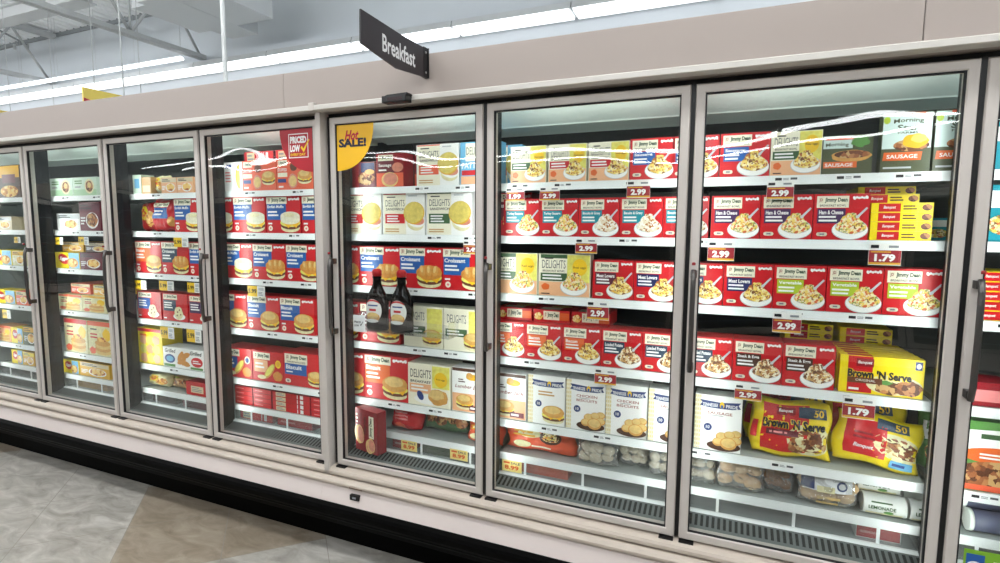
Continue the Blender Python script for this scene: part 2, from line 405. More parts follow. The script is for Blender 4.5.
def morning_low(a, w, h):
    X = lambda u: (u-.5)*w
    a.rect(X(.01), X(.60), .66*h, .985*h, mat('print_pale_teal', 'd4e6e2', .4)); a.rect(X(.05), X(.62), .88*h, .95*h, 'coral')
    a.text('Morning', X(.06), X(.52), .68*h, .80*h, 'olive', .02, arch=.02*h)
    a.ell(X(.58), .46*h, .40*w, .15*h, 'bun', wob=.03); a.ell(X(.60), .50*h, .36*w, .10*h, F_MEAT()); a.ell(X(.75), .82*h, .18*w, .14*h, 'mgreen', wob=.1)
    a.rect(X(.03), X(.70), .16*h, .32*h, 'orange'); a.text('SAUSAGE', X(.06), X(.62), .19*h, .28*h, 'white', .02)
def serve_big(a, w, h):
    X = lambda u: (u-.5)*w
    a.rect(X(.10), X(.40), .03*h, .985*h, 'red'); a.rect(X(.01), X(.10), .01*h, .99*h, 'byellow'); a.rect(X(.40), X(.99), .42*h, .985*h, 'byellow')
    a.rect(X(.20), X(.41), .72*h, .93*h, 'dred'); a.text('Banquet', X(.22), X(.39), .77*h, .87*h, 'white', .02, .2)
    a.ell(X(.66), .29*h, .33*w, .26*h, 'bunl'); a.ell(X(.60), .20*h, .16*w, .17*h, F_MEAT(), wob=.06); a.ell(X(.83), .24*h, .16*w, .20*h, F_MEAT(), wob=.06); a.ell(X(.55), .34*h, .09*w, .06*h, 'mgreen', wob=.1)
    a.text("Brown 'N Serve", X(.10), X(.86), .42*h, .66*h, 'byellow', .11, slope=-.02*h); a.l += 2
    a.text("Brown 'N Serve", X(.10), X(.86), .43*h, .65*h, 'black', .05, slope=-.02*h)
    a.rect(X(.10), X(.52), .28*h, .43*h, 'sausage'); a.text('ORIGINAL', X(.20), X(.44), .33*h, .39*h, 'white'); a.bars(X(.12), X(.3), .06*h, .18*h, 1, 'white')
    a.rect(X(.89), X(.97), .74*h, .95*h, 'dblue'); a.ell(X(.93), .84*h, .028*w, .07*h, 'white')
def serve_flat(a, w, h):
    X = lambda u: (u-.5)*w
    a.rect(X(.12), X(.48), .06*h, .94*h, 'red'); a.text('Banquet', X(.2), X(.4), .30*h, .70*h, 'white', .02, .2)
    a.bars(X(.52), X(.78), .2*h, .8*h, 2, 'brown', 3); a.ell(X(.90), .5*h, .08*w, .34*h, F_MEAT())
def muffin_row(a, w, h):
    X = lambda u: (u-.5)*w
    maker_panel(a, X(.04), X(.30), .78*h, .96*h); a.text('STUFFED', X(.03), X(.29), .60*h, .70*h, 'white', .02); a.rect(X(.03), X(.30), .42*h, .56*h, 'cream')
    a.rect(X(.03), X(.26), .24*h, .36*h, 'dblue'); a.bars(X(.05), X(.24), .05*h, .16*h, 1, 'white')
    a.ell(X(.45), .28*h, .13*w, .24*h, 'ham', wob=.03); a.ell(X(.45), .28*h, .10*w, .18*h, 'skin'); a.ell(X(.48), .74*h, .10*w, .14*h, 'sausage', wob=.03)
    sandwich_pic(a, X(.78), .42*h, .19*w, 'bun')
def patties(a, w, h):
    X = lambda u: (u-.5)*w
    maker_panel(a, X(.08), X(.62), .78*h, .96*h); a.rect(X(.06), X(.66), .42*h, .78*h, 'maroon'); a.text('Sausage', X(.1), X(.56), .58*h, .70*h, 'white', .02); a.bars(X(.1), X(.5), .46*h, .55*h, 1, 'white')
    a.rect(X(.02), X(.98), .01*h, .42*h, 'coral'); a.ell(X(.50), .22*h, .30*w, .22*h, 'skin'); a.ell(X(.52), .24*h, .25*w, .18*h, 'ham'); a.ell(X(.78), .58*h, .20*w, .14*h, 'ham')
def dogs(title, big):
    def d(a, w, h):
        X = lambda u: (u-.5)*w
        maker_panel(a, X(.04), X(.58), .72*h, .95*h); a.rect(X(.06), X(.50), .30*h, .70*h, 'peach' if big else 'blue'); a.bars(X(.1), X(.44), .4*h, .64*h, 2, 'white', 3)
        a.ell(X(.84), .62*h, .09*w, .10*w, 'yellow' if big else 'cream'); a.ell(X(.84), .62*h, .06*w, .065*w, 'gold' if big else 'dblue')
        a.ell(X(.56), .36*h, .25*w, .13*h, 'bun', rot=48); a.ell(X(.56), .38*h, .20*w, .09*h, 'egg', rot=48); a.ell(X(.82), .22*h, .15*w, .16*h, 'croi', wob=.04); a.ell(X(.30), .14*h, .14*w, .07*h, 'bunl')
    return d
def biscuit_big(a, w, h):
    X = lambda u: (u-.5)*w
    maker_panel(a, X(.03), X(.60), .66*h, .95*h, 'SANDWICHES'); a.rect(X(.03), X(.58), .33*h, .66*h, 'blue'); a.text('Biscuit', X(.06), X(.46), .49*h, .62*h, 'white', .03); a.bars(X(.07), X(.3), .38*h, .45*h, 1, 'white')
    sandwich_pic(a, X(.80), .30*h, .19*w, 'bun'); pill(a, X(.11), .14*h, .14*w, .12*h)
def fruit_cookie(panel):
    def d(a, w, h):
        X = lambda u: (u-.5)*w
        maker_panel(a, X(.04), X(.60), .78*h, .96*h); a.rect(X(.03), X(.55), .36*h, .76*h, panel); a.bars(X(.07), X(.5), .44*h, .70*h, 3, 'white', 4)
        a.ell(X(.66), .18*h, .24*w, .12*h, 'white'); a.ell(X(.64), .30*h, .17*w, .24*h, 'bunl', wob=.05)
        for u, v in ((.6, .34), (.68, .42), (.72, .26), (.58, .22)): a.ell(X(u), v*h, .025*w, .03*h, 'maroon'); a.l -= 1
        a.l += 1; a.bars(X(.04), X(.2), .06*h, .14*h, 1, 'white')
    return d
def pancakes(main, accent, seed):
    def d(a, w, h):
        X = lambda u: (u-.5)*w
        a.rect(X(.01), X(.99), .86*h, .99*h, accent); a.bars(X(.12), X(.5), .72*h, .80*h, 1, 'black'); a.bars(X(.1), X(.42), .48*h, .66*h, 2, 'red', seed)
        a.ell(X(.78), .62*h, .16*w, .18*h, 'yellow', wob=.05)
        for i in range(4): a.ell(X(.60), (.12+.085*i)*h, .32*w, .09*h, 'bun' if i % 2 else 'skin')
        a.ell(X(.58), .48*h, .20*w, .07*h, F_PAN()); a.ell(X(.18), .14*h, .13*w, .10*h, 'coral', wob=.08)
    return d
def waffle_box(a, w, h):
    X = lambda u: (u-.5)*w
    a.ell(X(.34), .58*h, .22*w, .30*h, 'red', rot=-14); a.text('Eggo', X(.18), X(.52), .44*h, .72*h, 'white', .05, .2); a.rect(X(.56), X(.99), .02*h, .98*h, 'lblue')
    a.ell(X(.72), .36*h, .22*w, .30*h, 'bun'); a.ell(X(.72), .38*h, .18*w, .24*h, F_PAN())
def plain_food(main, foodf, words=True, side='lgrey'):
    def d(a, w, h):
        X = lambda u: (u-.5)*w
        a.rect(X(.02), X(.98), .70*h, .96*h, side); a.bars(X(.08), X(.6), .74*h, .92*h, 2, 'black', 8)
        a.ell(X(.60), .36*h, .30*w, .28*h, 'white'); a.ell(X(.60), .38*h, .26*w, .24*h, foodf(), wob=.05); a.bars(X(.05), X(.28), .2*h, .5*h, 3, 'white', 2)
    return d
def mint_box(a, w, h):
    X = lambda u: (u-.5)*w
    a.rect(X(.01), X(.99), .02*h, .34*h, mat('print_soft_green', 'a9cfa6', .4)); a.bars(X(.08), X(.4), .62*h, .86*h, 2, 'mgreen', 2); a.bars(X(.08), X(.44), .42*h, .54*h, 1, 'grey')
    a.ell(X(.70), .50*h, .20*w, .40*h, 'bunl'); a.ell(X(.70), .50*h, .15*w, .30*h, F_MEAT()); a.ell(X(.70), .56*h, .08*w, .15*h, 'skin')
def grilled_box(a, w, h):
    X = lambda u: (u-.5)*w
    a.text('Grilled', X(.05), X(.32), .72*h, .92*h, 'black', .02, .2); a.ell(X(.17), .42*h, .13*w, .22*h, 'dblue'); a.ell(X(.17), .42*h, .09*w, .14*h, 'lblue'); a.rect(X(.02), X(.30), .03*h, .16*h, 'mgreen')
    for u, v, r in ((.46, .34, 20), (.52, .44, 70), (.56, .26, -10), (.44, .60, 50), (.57, .66, 20)): a.ell(X(u), v*h, .11*w, .13*h, 'croi', rot=r, wob=.04)
    a.text('Grilled', X(.68), X(.96), .72*h, .92*h, 'black', .02, .2); a.ell(X(.84), .40*h, .14*w, .24*h, 'red'); a.bars(X(.74), X(.94), .3*h, .5*h, 2, 'white'); a.rect(X(.68), X(.98), .03*h, .14*h, 'mgreen')
def fruit_stack(a, w, h):
    X = lambda u: (u-.5)*w
    a.rect(X(.01), X(.99), .90*h, .99*h, 'red')
    for i in range(9): a.ell(X(.25+.25*(i % 3)), (.16+.26*(i//3))*h, .15*w, .13*h, 'egg' if i % 2 else 'peach', wob=.06)
    a.bars(X(.1), X(.5), .76*h, .86*h, 1, 'orange')
def flat_plain(a, w, h):
    a.rect(-.48*w, .48*w, .06*h, .94*h, 'red'); a.bars(-.4*w, .2*w, .3*h, .7*h, 1, 'pink')
def flat_red(a, w, h):
    X = lambda u: (u-.5)*w
    a.rect(X(.02), X(.98), .02*h, .98*h, 'red'); a.rect(X(.10), X(.36), .10*h, .90*h, 'beige'); a.bars(X(.12), X(.34), .2*h, .8*h, 2, 'grey'); a.rect(X(.66), X(.68), .1*h, .9*h, 'white'); a.rect(X(.74), X(.82), .12*h, .88*h, 'white')
def big_red_front(a, w, h):
    X = lambda u: (u-.5)*w
    # the carton stands on end: its print runs sideways
    a.rect(X(.62), X(.84), .36*h, .88*h, 'cream')
    vs = Art(a.bm, a.mats, lambda x, z, l: (X(.62)+(x)*.22*w, -0.00012*(l+16), .38*h+z*.48*h)); 
    s = Art(a.bm, a.mats, lambda x, z, l: (X(.80)-z*.15*w, -0.00012*(l+16), .40*h+x*.44*h)); s.text('Jimmy Dean', 0, 1, 0, 1, 'green', .03)
    s2 = Art(a.bm, a.mats, lambda x, z, l: (X(.52)-z*.14*w, -0.00012*(l+16), .42*h+x*.42*h)); s2.text('Sausage Patties', 0, 1, 0, 1, 'brown', .02)
    a.l += 17; a.bars(X(.05), X(.14), .55*h, .9*h, 4, 'cream')
    for u, v, q in ((.16, .38, 14), (.24, .40, 10), (.66, .16, 8), (.74, .20, 10)): a.ell(X(u), v*h, .17*w, .22*h if u < .5 else .17*h, 'skin', rot=q); a.ell(X(u+.02), v*h, .14*w, .19*h if u < .5 else .14*h, 'ham', rot=q)
def teal_box(a, w, h):
    X = lambda u: (u-.5)*w
    a.rect(X(.05), X(.8), .6*h, .9*h, 'white'); a.ell(X(.5), .3*h, .3*w, .2*h, F_GRN())
def green_meal(a, w, h):
    X = lambda u: (u-.5)*w
    a.poly([(X(.02), .60*h), (X(.98), .50*h), (X(.98), .92*h), (X(.02), .86*h)], 'white'); a.bars(X(.3), X(.9), .72*h, .86*h, 1, 'dgreen'); a.ell(X(.55), .52*h, .46*w, .12*h, 'orange'); a.bars(X(.3), X(.8), .46*h, .56*h, 2, 'white')
    a.ell(X(.5), .22*h, .46*w, .22*h, F_MEAT()); a.rect(X(.02), X(.98), .01*h, .09*h, 'coral')

# ------------------------------------------------------------------ soft packs
def pillow(w, h, d, painter, base, name, seed=0, crimp=True, nx=36, nz=26, wr=0.006):
    """a filled bag lying back on its flat side: front faces -y; returns mesh data"""
    bm = bmesh.new(); mats = [m if not isinstance(m, str) else ink(m) for m in ([base] if not isinstance(base, list) else base)]
    def prof(u, v):
        a = max(0, 1-abs(2*u-1)**4.5); b = max(0, 1-abs(2*v-1)**3.4)
        return (a*b)**.5
    def front(u, v, s=1):
        x = (u-.5)*w; z = v*h
        ez = .03*h*math.sin(u*9+seed)*(abs(2*v-1)**3); ex = .03*w*math.sin(v*8+seed*2)*(abs(2*u-1)**3)
        n = noise.noise(Vector((u*5+seed, v*5, s*3.)))*wr*2.2 + noise.noise(Vector((u*13+seed, v*11, s)))*wr
        y = -s*(d/2*prof(u, v)) + n*(prof(u, v)**.5)
        return Vector((x+ex, y, z+ez))
    for s in (1, -1):
        V = [[bm.verts.new(front(i/nx, j/nz, s)) for j in range(nz+1)] for i in range(nx+1)]
        for i in range(nx):
            for j in range(nz):
                f = bm.faces.new((V[i][j], V[i+1][j], V[i+1][j+1], V[i][j+1])); f.smooth = True
                f.material_index = 0
    bmesh.ops.remove_doubles(bm, verts=bm.verts, dist=0.0003)
    bmesh.ops.recalc_face_normals(bm, faces=bm.faces)
    a = Art(bm, mats, lambda x, z, l: front(min(.999, max(.001, x/w+.5)), min(.999, max(.001, z/h))) + Vector((0, -0.0012-0.00035*l, 0)), True)
    if painter: painter(a, w, h)
    me = bpy.data.meshes.new(name); bm.normal_update(); bm.to_mesh(me); bm.free()
    for m in mats: me.materials.append(m)
    return me
def serve_bag(a, w, h):
    X = lambda u: (u-.5)*w
    a.rect(X(.14), X(.72), .10*h, .92*h, 'red', .03*w); a.ell(X(.74), .34*h, .28*w, .28*h, 'bunl'); a.ell(X(.76), .32*h, .24*w, .20*h, F_MEAT(), wob=.05); a.ell(X(.60), .22*h, .12*w, .13*h, F_MEAT(), wob=.05)
    a.rect(X(.32), X(.56), .74*h, .88*h, 'dred'); a.text('Banquet', X(.35), X(.53), .78*h, .85*h, 'white', .02, .2)
    a.text("Brown 'N Serve", X(.15), X(.93), .50*h, .68*h, 'byellow', .11); a.l += 4; a.text("Brown 'N Serve", X(.15), X(.93), .505*h, .675*h, 'black', .05)
    a.rect(X(.20), X(.60), .38*h, .48*h, 'maroon'); a.bars(X(.24), X(.56), .40*h, .46*h, 1, 'pink')
    a.rect(X(.60), X(.93), .72*h, .90*h, 'slate'); a.text('50', X(.78), X(.90), .75*h, .88*h, 'yellow', .02); a.rect(X(.02), X(.09), .30*h, .60*h, 'red')
def serve_bag_low(a, w, h):
    X = lambda u: (u-.5)*w
    a.rect(X(.10), X(.58), .16*h, .86*h, 'red', -.03*w); a.ell(X(.72), .44*h, .30*w, .24*h, 'bunl', rot=-12); a.ell(X(.76), .44*h, .24*w, .17*h, F_MEAT(), rot=-12, wob=.05)
    a.rect(X(.45), X(.82), .74*h, .93*h, 'slate'); a.text('50', X(.66), X(.79), .77*h, .90*h, 'yellow', .02); a.text('Banquet', X(.22), X(.44), .28*h, .38*h, 'white', .02, .2); a.bars(X(.2), X(.5), .46*h, .64*h, 2, 'dred', 3)
    a.rect(X(.66), X(.92), .06*h, .20*h, 'lblue'); a.bars(X(.69), X(.89), .08*h, .18*h, 1, 'dblue')
def biscuit_bag(a, w, h):
    X = lambda u: (u-.5)*w
    a.rect(X(.02), X(.98), .80*h, .97*h, 'cream'); a.ell(X(.36), .62*h, .17*w, .13*h, 'bunl'); a.bars(X(.14), X(.5), .50*h, .74*h, 2, 'gold', 3); a.ell(X(.66), .58*h, .16*w, .24*h, 'brown'); a.ell(X(.66), .60*h, .13*w, .18*h, F_GRN()); a.ell(X(.26), .24*h, .13*w, .13*h, 'bunl'); a.bars(X(.4), X(.8), .14*h, .26*h, 1, 'cream')
def red_bag(a, w, h):
    X = lambda u: (u-.5)*w
    maker_panel(a, X(.12), X(.70), .72*h, .86*h); a.rect(X(.10), X(.68), .36*h, .70*h, 'blue'); a.bars(X(.14), X(.6), .44*h, .64*h, 2, 'white', 4); a.ell(X(.80), .26*h, .14*w, .16*h, 'bun', wob=.04)
def green_bag(a, w, h):
    X = lambda u: (u-.5)*w
    a.poly([(X(.02), .55*h), (X(.95), .40*h), (X(.95), .75*h), (X(.02), .92*h)], 'white') if not a.fine else a.rect(X(.05), X(.95), .5*h, .82*h, 'white', .1*w)
    a.ell(X(.4), .3*h, .25*w, .2*h, F_GRN(), wob=.05); a.bars(X(.2), X(.7), .56*h, .76*h, 2, 'dgreen')
def patty_bag(a, w, h):
    X = lambda u: (u-.5)*w
    for u, v, r in ((.2, .5, .13), (.44, .42, .14), (.70, .54, .13), (.86, .4, .1)): a.ell(X(u), v*h, r*w, .24*h, F_MEAT(), wob=.05)
    a.bars(X(.1), X(.5), .78*h, .9*h, 1, 'lime')
def small_red_bag(a, w, h):
    X = lambda u: (u-.5)*w
    a.bars(X(.2), X(.8), .4*h, .8*h, 3, 'pink', 3); a.ell(X(.4), .2*h, .2*w, .12*h, 'coral', wob=.1)
def yellow_bag(a, w, h):
    X = lambda u: (u-.5)*w
    a.ell(X(.3), .6*h, .24*w, .26*h, 'byellow'); a.ell(X(.3), .6*h, .16*w, .16*h, 'orange'); a.ell(X(.7), .4*h, .26*w, .28*h, F_PAN(), wob=.06)

# ------------------------------------------------------------------ the setting
floor_m = bpy.data.materials.new('marbled_vinyl_tile'); floor_m.use_nodes = True
def floor_nodes():
    nt = floor_m.node_tree; b = nt.nodes['Principled BSDF']; L = nt.links.new
    def math_(op, a, b_=None):
        n = nt.nodes.new('ShaderNodeMath'); n.operation = op
        for i, v in enumerate((a, b_)):
            if v is None: continue
            if isinstance(v, (int, float)): n.inputs[i].default_value = v
            else: L(v, n.inputs[i])
        return n.outputs[0]
    g = nt.nodes.new('ShaderNodeNewGeometry'); s = nt.nodes.new('ShaderNodeSeparateXYZ'); L(g.outputs['Position'], s.inputs[0])
    T = 0.645   # tile edge, measured along x+y / x-y
    u = math_('DIVIDE', math_('ADD', math_('ADD', s.outputs[0], s.outputs[1]), 2.12), T)
    v = math_('DIVIDE', math_('ADD', math_('SUBTRACT', s.outputs[0], s.outputs[1]), 2.16), T)
    def inband(q):   # 1 in the first two of every four tiles
        return math_('LESS_THAN', math_('FLOORED_MODULO', q, 4.0), 2.0)
    tan = math_('MULTIPLY', inband(u), inband(v))
    def seam(q):
        f = math_('FRACT', q); return math_('MULTIPLY', math_('GREATER_THAN', f, 0.004), math_('LESS_THAN', f, 0.996))
    grout = math_('MULTIPLY', seam(u), seam(v))
    n1 = nt.nodes.new('ShaderNodeTexNoise'); n1.inputs['Scale'].default_value = 5.5; n1.inputs['Detail'].default_value = 7; n1.inputs['Roughness'].default_value = .62; n1.inputs['Distortion'].default_value = .8
    mp = nt.nodes.new('ShaderNodeMapping'); mp.inputs['Rotation'].default_value = (0, 0, .6); mp.inputs['Scale'].default_value = (1, 2.2, 1); L(g.outputs['Position'], mp.inputs[0]); L(mp.outputs[0], n1.inputs['Vector'])
    def ramp(cols):
        r = nt.nodes.new('ShaderNodeValToRGB'); el = r.color_ramp.elements; el[0].position = .30; el[0].color = srgb(cols[0]); el[1].position = .70; el[1].color = srgb(cols[2]); e = el.new(.5); e.color = srgb(cols[1]); L(n1.outputs['Fac'], r.inputs[0]); return r.outputs[0]
    mx = nt.nodes.new('ShaderNodeMix'); mx.data_type = 'RGBA'; L(tan, mx.inputs[0]); L(ramp(('86827a', 'a39f97', 'bdbab3')), mx.inputs[6]); L(ramp(('776b5b', '8f8373', 'a39888')), mx.inputs[7])
    m2 = nt.nodes.new('ShaderNodeMix'); m2.data_type = 'RGBA'; L(grout, m2.inputs[0]); m2.inputs[6].default_value = srgb('8a857c'); L(mx.outputs[2], m2.inputs[7])
    L(m2.outputs[2], b.inputs['Base Color']); b.inputs['Roughness'].default_value = .32
floor_nodes()
XL, XR, YB, YF, ZC = -16.0, 8.0, 3.1, -12.0, 4.3
bm = bmesh.new(); box(bm, XL, XR, YF, YB, -.1, 0); struct(obj('floor', bm, floor_m))
WALL = mat('pale_grey_wall', 'd3d9de', 0.7, mottle=(2, .03)); 
bm = bmesh.new(); box(bm, XL, XR, YB, YB+.1, 0, ZC); struct(obj('wall_back', bm, WALL))
bm = bmesh.new(); box(bm, XL, XR, YF-.1, YF, 0, ZC); struct(obj('wall_front', bm, mat('mid_grey_wall', '8b8f92', .7)))
bm = bmesh.new(); box(bm, XL-.1, XL, YF, YB, 0, ZC); struct(obj('wall_left', bm, WALL))
bm = bmesh.new(); box(bm, XR, XR+.1, YF, YB, 0, ZC); struct(obj('wall_right', bm, WALL))
# ribbed steel roof deck, ribs running away from the aisle
bm = bmesh.new(); x = XL; top = []
prof = []
while x < XR:
    prof += [(x, ZC), (x+.095, ZC), (x+.11, ZC+.04), (x+.145, ZC+.04)]; x += .16
va = [bm.verts.new((p[0], YF, p[1])) for p in prof]; vb = [bm.verts.new((p[0], YB-.02, p[1])) for p in prof]
for i in range(len(prof)-1): bm.faces.new((va[i], va[i+1], vb[i+1], vb[i]))
box(bm, XL, XR, YF, YB, ZC+.06, ZC+.12)
struct(obj('ceiling', bm, mat('white_roof_deck', 'eef0f0', .6)))
# dark edge angle where the deck meets the wall
bm = bmesh.new(); box(bm, XL, XR, YB-.03, YB-.001, ZC-.05, ZC-.005); struct(obj('trim_1', bm, mat('deck_edge', '8f9496', .6)))
# soffit band on the wall above the light row
bm = bmesh.new(); box(bm, XL, XR, YB-.06, YB-.001, 3.50, 3.62); struct(obj('trim_2', bm, WALL))

# ------------------------------------------------------------------ roof joists, pipes, lights
JO = mat('grey_white_steel', 'bcbfc0', .5)
def joist(x, label):
    t = empty('roof_joist', (x, -4, 3.55), label, 'roof joist', 'roof joists above the aisle')
    bm = bmesh.new()
    for q in (-.03, .03): box(bm, q-.02, q+.02, -8, 7.0, 0, .05)
    obj('bottom_chord', bm, JO, t)
    bm = bmesh.new()
    for q in (-.03, .03): box(bm, q-.02, q+.02, -8, 7.05, .66, .72)
    obj('top_chord', bm, JO, t)
    bm = bmesh.new(); y = 6.95; k = 0
    while y > -7.4:
        tube(bm, [(0, y, .04), (0, y-.42, .68)], .016, 6); tube(bm, [(0, y-.42, .68), (0, y-.84, .04)], .016, 6); tube(bm, [(0, y-.84, .04), (0, y-.84, .68)], .012, 6); y -= .84
    o = obj('web', bm, JO, t)
for jx, lb in ((-5.2, 'grey open-web steel roof joist ending at the wall above the aisle, nearest to the camera'), (-8.3, 'second grey steel roof joist from the hanging air diffuser, farther left'), (-11.6, 'farthest grey steel roof joist at the left edge of the ceiling'), (1.2, 'grey steel roof joist over the right end of the freezers, out of view')):
    if jx < 0: joist(jx, lb)
bm = bmesh.new(); box(bm, -15.9, -5.3, 1.70, 1.80, 3.80, 3.92); box(bm, -15.9, -5.3, 1.66, 1.84, 3.79, 3.805); box(bm, -15.9, -5.3, 1.66, 1.84, 3.915, 3.93)
tag(obj('roof_beam', bm, mat('white_steel', 'c9cccd', .5)), 'white steel bridging beam crossing between the roof joists at the upper left', 'beam')
def pipe(pts, label, head=True):
    t = empty('sprinkler_pipe', pts[0], label, 'pipe', 'sprinkler pipes under the roof deck'); o = Vector(pts[0])
    bm = bmesh.new(); tube(bm, [Vector(p)-o for p in pts], .014, 8); obj('pipe', bm, mat('pipe_grey', '8f9292', .5), t)
    bm = bmesh.new(); e = Vector(pts[-1])-o; tube(bm, [e+Vector((0, 0, .02)), e-Vector((0, 0, .05))], .02, 8); lathe_p = e; obj('sprinkler_head', bm, JO, t)
    bm = bmesh.new(); tube(bm, [(0, 0, .01), (0, 0, ZC+.01-o.z)], .006, 6); obj('hanger_rod', bm, JO, t)
pipe([(-8.57, -1.0, 4.2), (-8.57, 2.5, 4.2), (-8.78, 2.95, 4.15)], 'thin grey sprinkler pipe running toward the wall at the upper left')
pipe([(-10.3, 2.85, 4.1), (-8.9, 2.85, 4.12)], 'thin grey sprinkler pipe running along the wall at the upper left')
# ceiling fixtures
LAMP = emit('fluorescent_lens', 'fbfdff', 1.5); LAMP2 = emit('fluorescent_tube', 'f6fbff', 2.2); HOUS = mat('white_fixture', 'd6d9da', .5)
def strip(name, x0, x1, y0, y1, z, m, label, group, hang=None):
    t = empty(name, ((x0+x1)/2, (y0+y1)/2, z), label, 'ceiling light', group); w = (x1-x0)/2; d = (y1-y0)/2
    bm = bmesh.new(); prism(bm, [(-d, .012), (d, .012), (d*.8, .075), (-d*.8, .075)] if name == 'fluorescent_light' else [(-d*.12, d*.905), (d*.12, d*.905), (d*.12, d*1.2), (-d*.12, d*1.2)], 'x', -w, w); obj('housing', bm, HOUS, t)
    bm = bmesh.new(); prism(bm, [(-d*.94, .011), (d*.94, .011), (d*.8, -.014), (-d*.8, -.014)] if name == 'fluorescent_light' else [(-d*.15, d*.9), (-d*1.2, d*.3), (-d*1.2, -d*.2), (-d*.8, -d*.5), (d*.8, -d*.5), (d*1.2, -d*.2), (d*1.2, d*.3), (d*.15, d*.9)], 'x', -w+.015, w-.015); obj('diffuser', bm, m, t)
    if hang == 'wall':
        bm = bmesh.new(); box(bm, -.15, .15, d*.8, YB-.001-(y0+y1)/2, .03, .0955); obj('wall_mount', bm, HOUS, t)
    elif hang:
        bm = bmesh.new(); tube(bm, [(-w+.02, 0, d*1.15), (-w+.02, 0, hang)], .0018, 5); obj('hanger_wire', bm, JO, t)
        bm = bmesh.new(); tube(bm, [(w-.02, 0, d*1.15), (w-.02, 0, hang)], .0018, 5); obj('hanger_wire', bm, JO, t)
    return t
ORD = ['first', 'second', 'third', 'fourth', 'fifth', 'sixth', 'seventh', 'eighth', 'ninth', 'tenth', 'eleventh', 'twelfth', 'thirteenth', 'fourteenth', 'fifteenth', 'sixteenth', 'seventeenth', 'eighteenth', 'nineteenth', 'twentieth']
n = 0; x = 1.88
while x > -12.5:
    strip('fluorescent_light', x-1.17, x-.004, 2.82, 3.06, 3.405, LAMP, 'wide glowing fluorescent fixture on the back wall, %s from the right' % ORD[n], 'wide wall fluorescents above the case', 'wall')
    n += 1; x -= 1.178
n = 0; x = -5.22
while x > -12.6:
    strip('fluorescent_batten', x-.82, x-.012, 2.70, 2.76, 3.50, LAMP2, 'narrow hanging fluorescent batten left of the joist end, %s from the right' % ORD[n], 'narrow hanging fluorescents left of the joist end', .80)
    n += 1; x -= .835
AISLE_FILL = emit('aisle_fill_lens', 'fbfdff', 11.0)
FARL = emit('far_lens', 'fbfdff', 16.0)
for row, (y, z) in enumerate(((-.8, 3.30), (-3.4, 3.30), (-9.3, 3.3), (-10.6, 3.3))):  # first two rows are unseen, added to light the aisle and the roof
    n = 0; x = 6.6
    while x > -14:
        strip('aisle_light', x-2.4, x, y-(.10 if row < 2 else .03), y+(.10 if row < 2 else .03), z, AISLE_FILL if row < 2 else FARL, 'ceiling strip light %s, %s from right, out of frame' % (('added over this aisle', 'added over the opposite case', 'nearer opposite wall', 'beside opposite wall')[row], ORD[n]), 'aisle ceiling strip lights', ZC-z)
        n += 1; x -= 2.45
# white air diffuser hanging at the top
t = empty('air_diffuser', (-4.03, 2.0, 3.6), 'white cross-shaped air diffuser with louvres hanging under the roof', 'air vent')
DW = mat('white_sheet_metal', 'd3d6d8', .5)
bm = bmesh.new(); box(bm, -.32, .06, -.38, .69, 0, .26); box(bm, -.51, .55, -.30, .42, .002, .262)
obj('duct_body', bm, DW, t)
bm = bmesh.new(); box(bm, .20, .52, -.62, .25, .10, .34); obj('outlet', bm, DW, t)
for k in range(5):
    bm = bmesh.new(); prism(bm, [(.53, .10+.0), (.545, .10), (.60, .33), (.585, .33)], 'y', -.58+.16*k, -.57+.16*k+.012)
    box(bm, .525, .62, -.585+.17*k, -.575+.17*k, .11, .34); obj('louvre', bm, DW, t)
bm = bmesh.new(); box(bm, -.15, .15, -.2, .3, .262, .70); obj('supply_duct', bm, DW, t)
# conduit drop, hanging rod, hanging signs
bm = bmesh.new(); tube(bm, [(-2.06, .6, 2.06), (-2.06, .6, 4.29)], .0135, 10); box(bm, -2.09, -2.03, .57, .63, 2.06, 2.08)
tag(obj('conduit_pole', bm, mat('white_conduit', 'e6e8e8', .4)), 'white conduit pole dropping from the roof onto the freezer case', 'pole')
bm = bmesh.new(); tube(bm, [(-3.35, .8, 2.06), (-3.35, .8, 4.29)], .005, 6); box(bm, -3.37, -3.33, .78, .82, 2.06, 2.07)
tag(obj('hanging_rod', bm, JO), 'thin grey rod between the roof and the case, left of the white pole', 'rod')
def ysign(x, y0, label, red):
    t = empty('hanging_sign', (x, y0, 2.30), label, 'sign', 'yellow signs beyond the case'); YS = mat('sign_yellow', 'ecd469', .5)
    bm = bmesh.new(); mats = [YS]; box(bm, -.008, .008, 0, .75, 0, .365)
    a = Art(bm, mats, lambda yy, z, l: (.008+.0005*l, yy, z))
    if red: a.poly([(0.002, .005), (.70, .005), (.09, .262), (.002, .28)], mat('sign_red', 'c2404c', .5))
    obj('board', bm, mats, t)
    bm = bmesh.new(); tube(bm, [(0, .1, .365), (0, .1, 2.0)], .003, 5); obj('hanger_wire', bm, JO, t)
    bm = bmesh.new(); tube(bm, [(0, .5, .365), (0, .5, 2.0)], .003, 5); obj('hanger_wire', bm, JO, t)
ysign(-4.19, 1.0, 'yellow and red hanging sign showing above the beige fascia', True)
ysign(-6.0, 1.25, 'yellow hanging sign corner at the left edge above the fascia', False)

